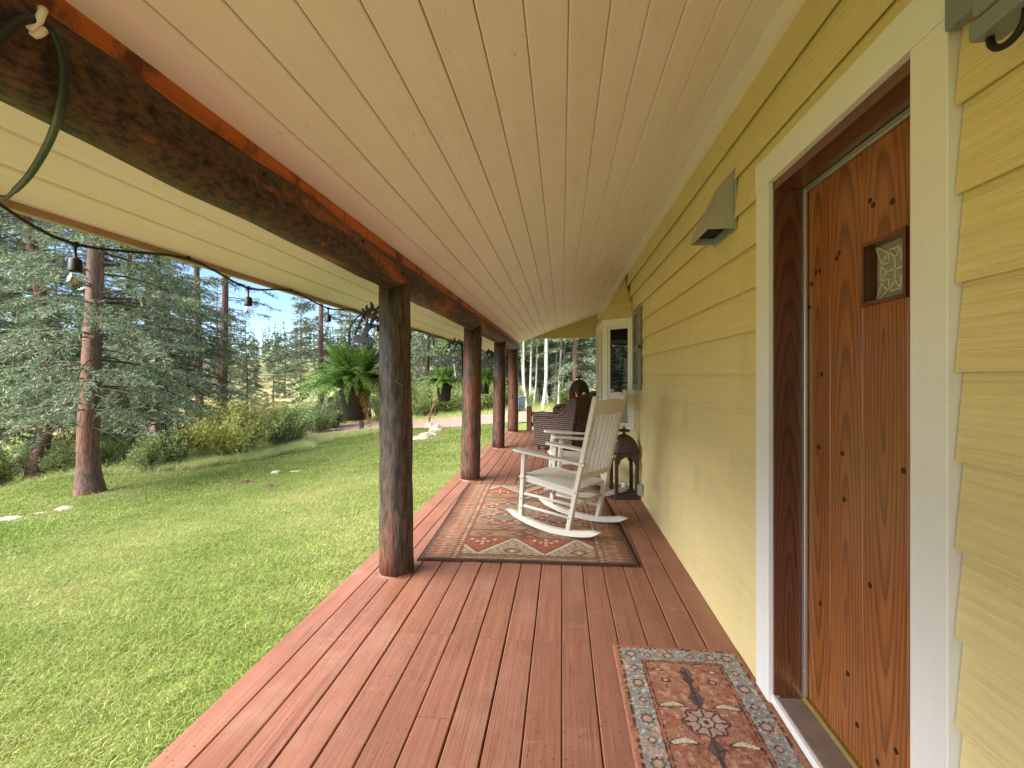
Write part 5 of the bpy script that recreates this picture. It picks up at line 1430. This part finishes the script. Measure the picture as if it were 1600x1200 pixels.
# ------------------------------------------------------------------ small things in the garden
def rock(loc, sx, sy, sz, seed, label, rz=0.0):
    rs_ = np.random.RandomState(seed); mb = MB(); prof = [(.55, -.5), (.92, -.3), (1.0, .1), (.88, .55), (.5, .9), (.05, 1.0)]
    mb.lathe(prof, 11); ph = rs_.uniform(0, 6.28, 4)
    mb.v = [((x * (1 + .18 * math.sin(3 * math.atan2(y, x) + ph[0]) + rs_.normal(0, .06))) * sx, (y * (1 + .15 * math.sin(2 * math.atan2(y, x) + ph[1]) + rs_.normal(0, .06))) * sy, (z + rs_.normal(0, .06)) * sz) for x, y, z in mb.v]
    o = link('rock', mb.mesh('rock', M['stone'], False), None, loc, (0, 0, rz))
    return tag(o, label, 'rock', 'pale rocks on the lawn')
def on_lawn(u, v):
    d = 2.0
    for _ in range(60):
        p = P(u, v, d); e = p.z - float(gz(p.x, p.y)); d *= 1 + .4 * e / max(.3, CAMH - p.z + .2)
    return P(u, v, d)
for (u, v, a, b, c, l) in [(18, 812, .17, .10, .05, 'flat pale rock at the left picture edge on the lawn'), (62, 804, .13, .08, .03, 'thin flat rock between the two other rocks at the left'), (102, 797, .13, .10, .055, 'pinkish rounded rock nearest the big spruce trunk'),
                           (432, 741, .10, .08, .07, 'small orange rock in the middle of the lawn'), (470, 737, .22, .12, .025, 'flat grey stone lying flush in the lawn behind the small rock')]:
    rock(on_lawn(u, v), a, b, c, u, l, .3)
for i, (u, v, a, b, c) in enumerate([(656, 687, .24, .2, .10), (664, 684, .26, .2, .14), (672, 682, .22, .2, .12), (680, 676, .2, .2, .16), (684, 671, .25, .2, .18), (671, 669, .2, .16, .22)]):
    rock(on_lawn(u, v), a, b, c, 50 + i, ['leftmost pale rock of the row by the driveway', 'low pale rock second from the left in the row by the driveway', 'pale rock in the middle of the row by the driveway', 'pale rock fourth from the left in the row by the driveway', 'largest pale rock at the right end of the row by the driveway', 'upright pale rock at the foot of the leaning stake'][i], i)
lp = on_lawn(668, 668)
stk = MB().tube([(0, 0, -.1), (.10, .02, .45), (.21, .03, .82)], [.03, .032, .026], 8).build('stake', M['fence_wood'], None, smooth=True, loc=lp)
tag(stk, 'leaning wooden stake behind the row of pale rocks', 'stake')
gs = on_lawn(565, 672)
tag(MB().box(-.06, .06, -.06, .06, -.1, .34).prism([(-.06, .34), (.06, .34), (.0, .40)], (0, -.06, 0), (1, 0, 0), (0, 0, 1), (0, .12, 0)).build('marker_post', M['bark_grey'], None, loc=gs), 'short grey marker post by the driveway under the big fern', 'post')
for i, (u, v, s, l) in enumerate([(386, 757, .26, 'long patch of bare soil in the lawn, left of the other'), (426, 762, .20, 'small dark patch of bare soil in the lawn, right of the other')]):
    p = on_lawn(u, v); rs_ = np.random.RandomState(i); mb = MB(); mb.lathe([(1.0, -.02), (.8, .022), (.4, .045), (.03, .05)], 16)
    mb.v = [(x * s * (1 + rs_.normal(0, .1)), y * s * .55 * (1 + rs_.normal(0, .12)), z + rs_.normal(0, .008)) for x, y, z in mb.v]
    o = mb.build('dirt_patch', M['dirt'], None, loc=p); tag(o, l, 'soil')
for i, (u, d) in enumerate([(806, 19.3), (814, 20.0)]):
    p = gp(u, d); t = empty('wheeled_bin', p + Vector((0, 0, .07)), .3 * i, ['blue-grey wheeled bin left of the other, beyond the last post', 'blue-grey wheeled bin right of the other, beyond the last post'][i], 'bin', 'bins by the driveway'); t.scale = (.6,) * 3
    MB().add([(-.24, -.26, 0), (.24, -.26, 0), (.24, .26, 0), (-.24, .26, 0), (-.29, -.33, .95), (.29, -.33, .95), (.29, .33, .95), (-.29, .33, .95)], [(3,2,1,0),(4,5,6,7),(0,1,5,4),(1,2,6,5),(2,3,7,6),(3,0,4,7)]).build('body', M['bin'], t, bevel=.02)
    MB().box(-.31, .31, -.36, .35, .955, 1.01).build('lid', M['bin'], t, bevel=.02)
    for s in (-1, 1): MB().tube([(s * .20, .29, .03), (s * .26, .29, .03)], .10, 14).build('wheel', M['black'], t)
    MB().tube([(-.25, .38, .93), (.25, .38, .93)], .016, 8).build('handle', M['bin'], t, smooth=True)
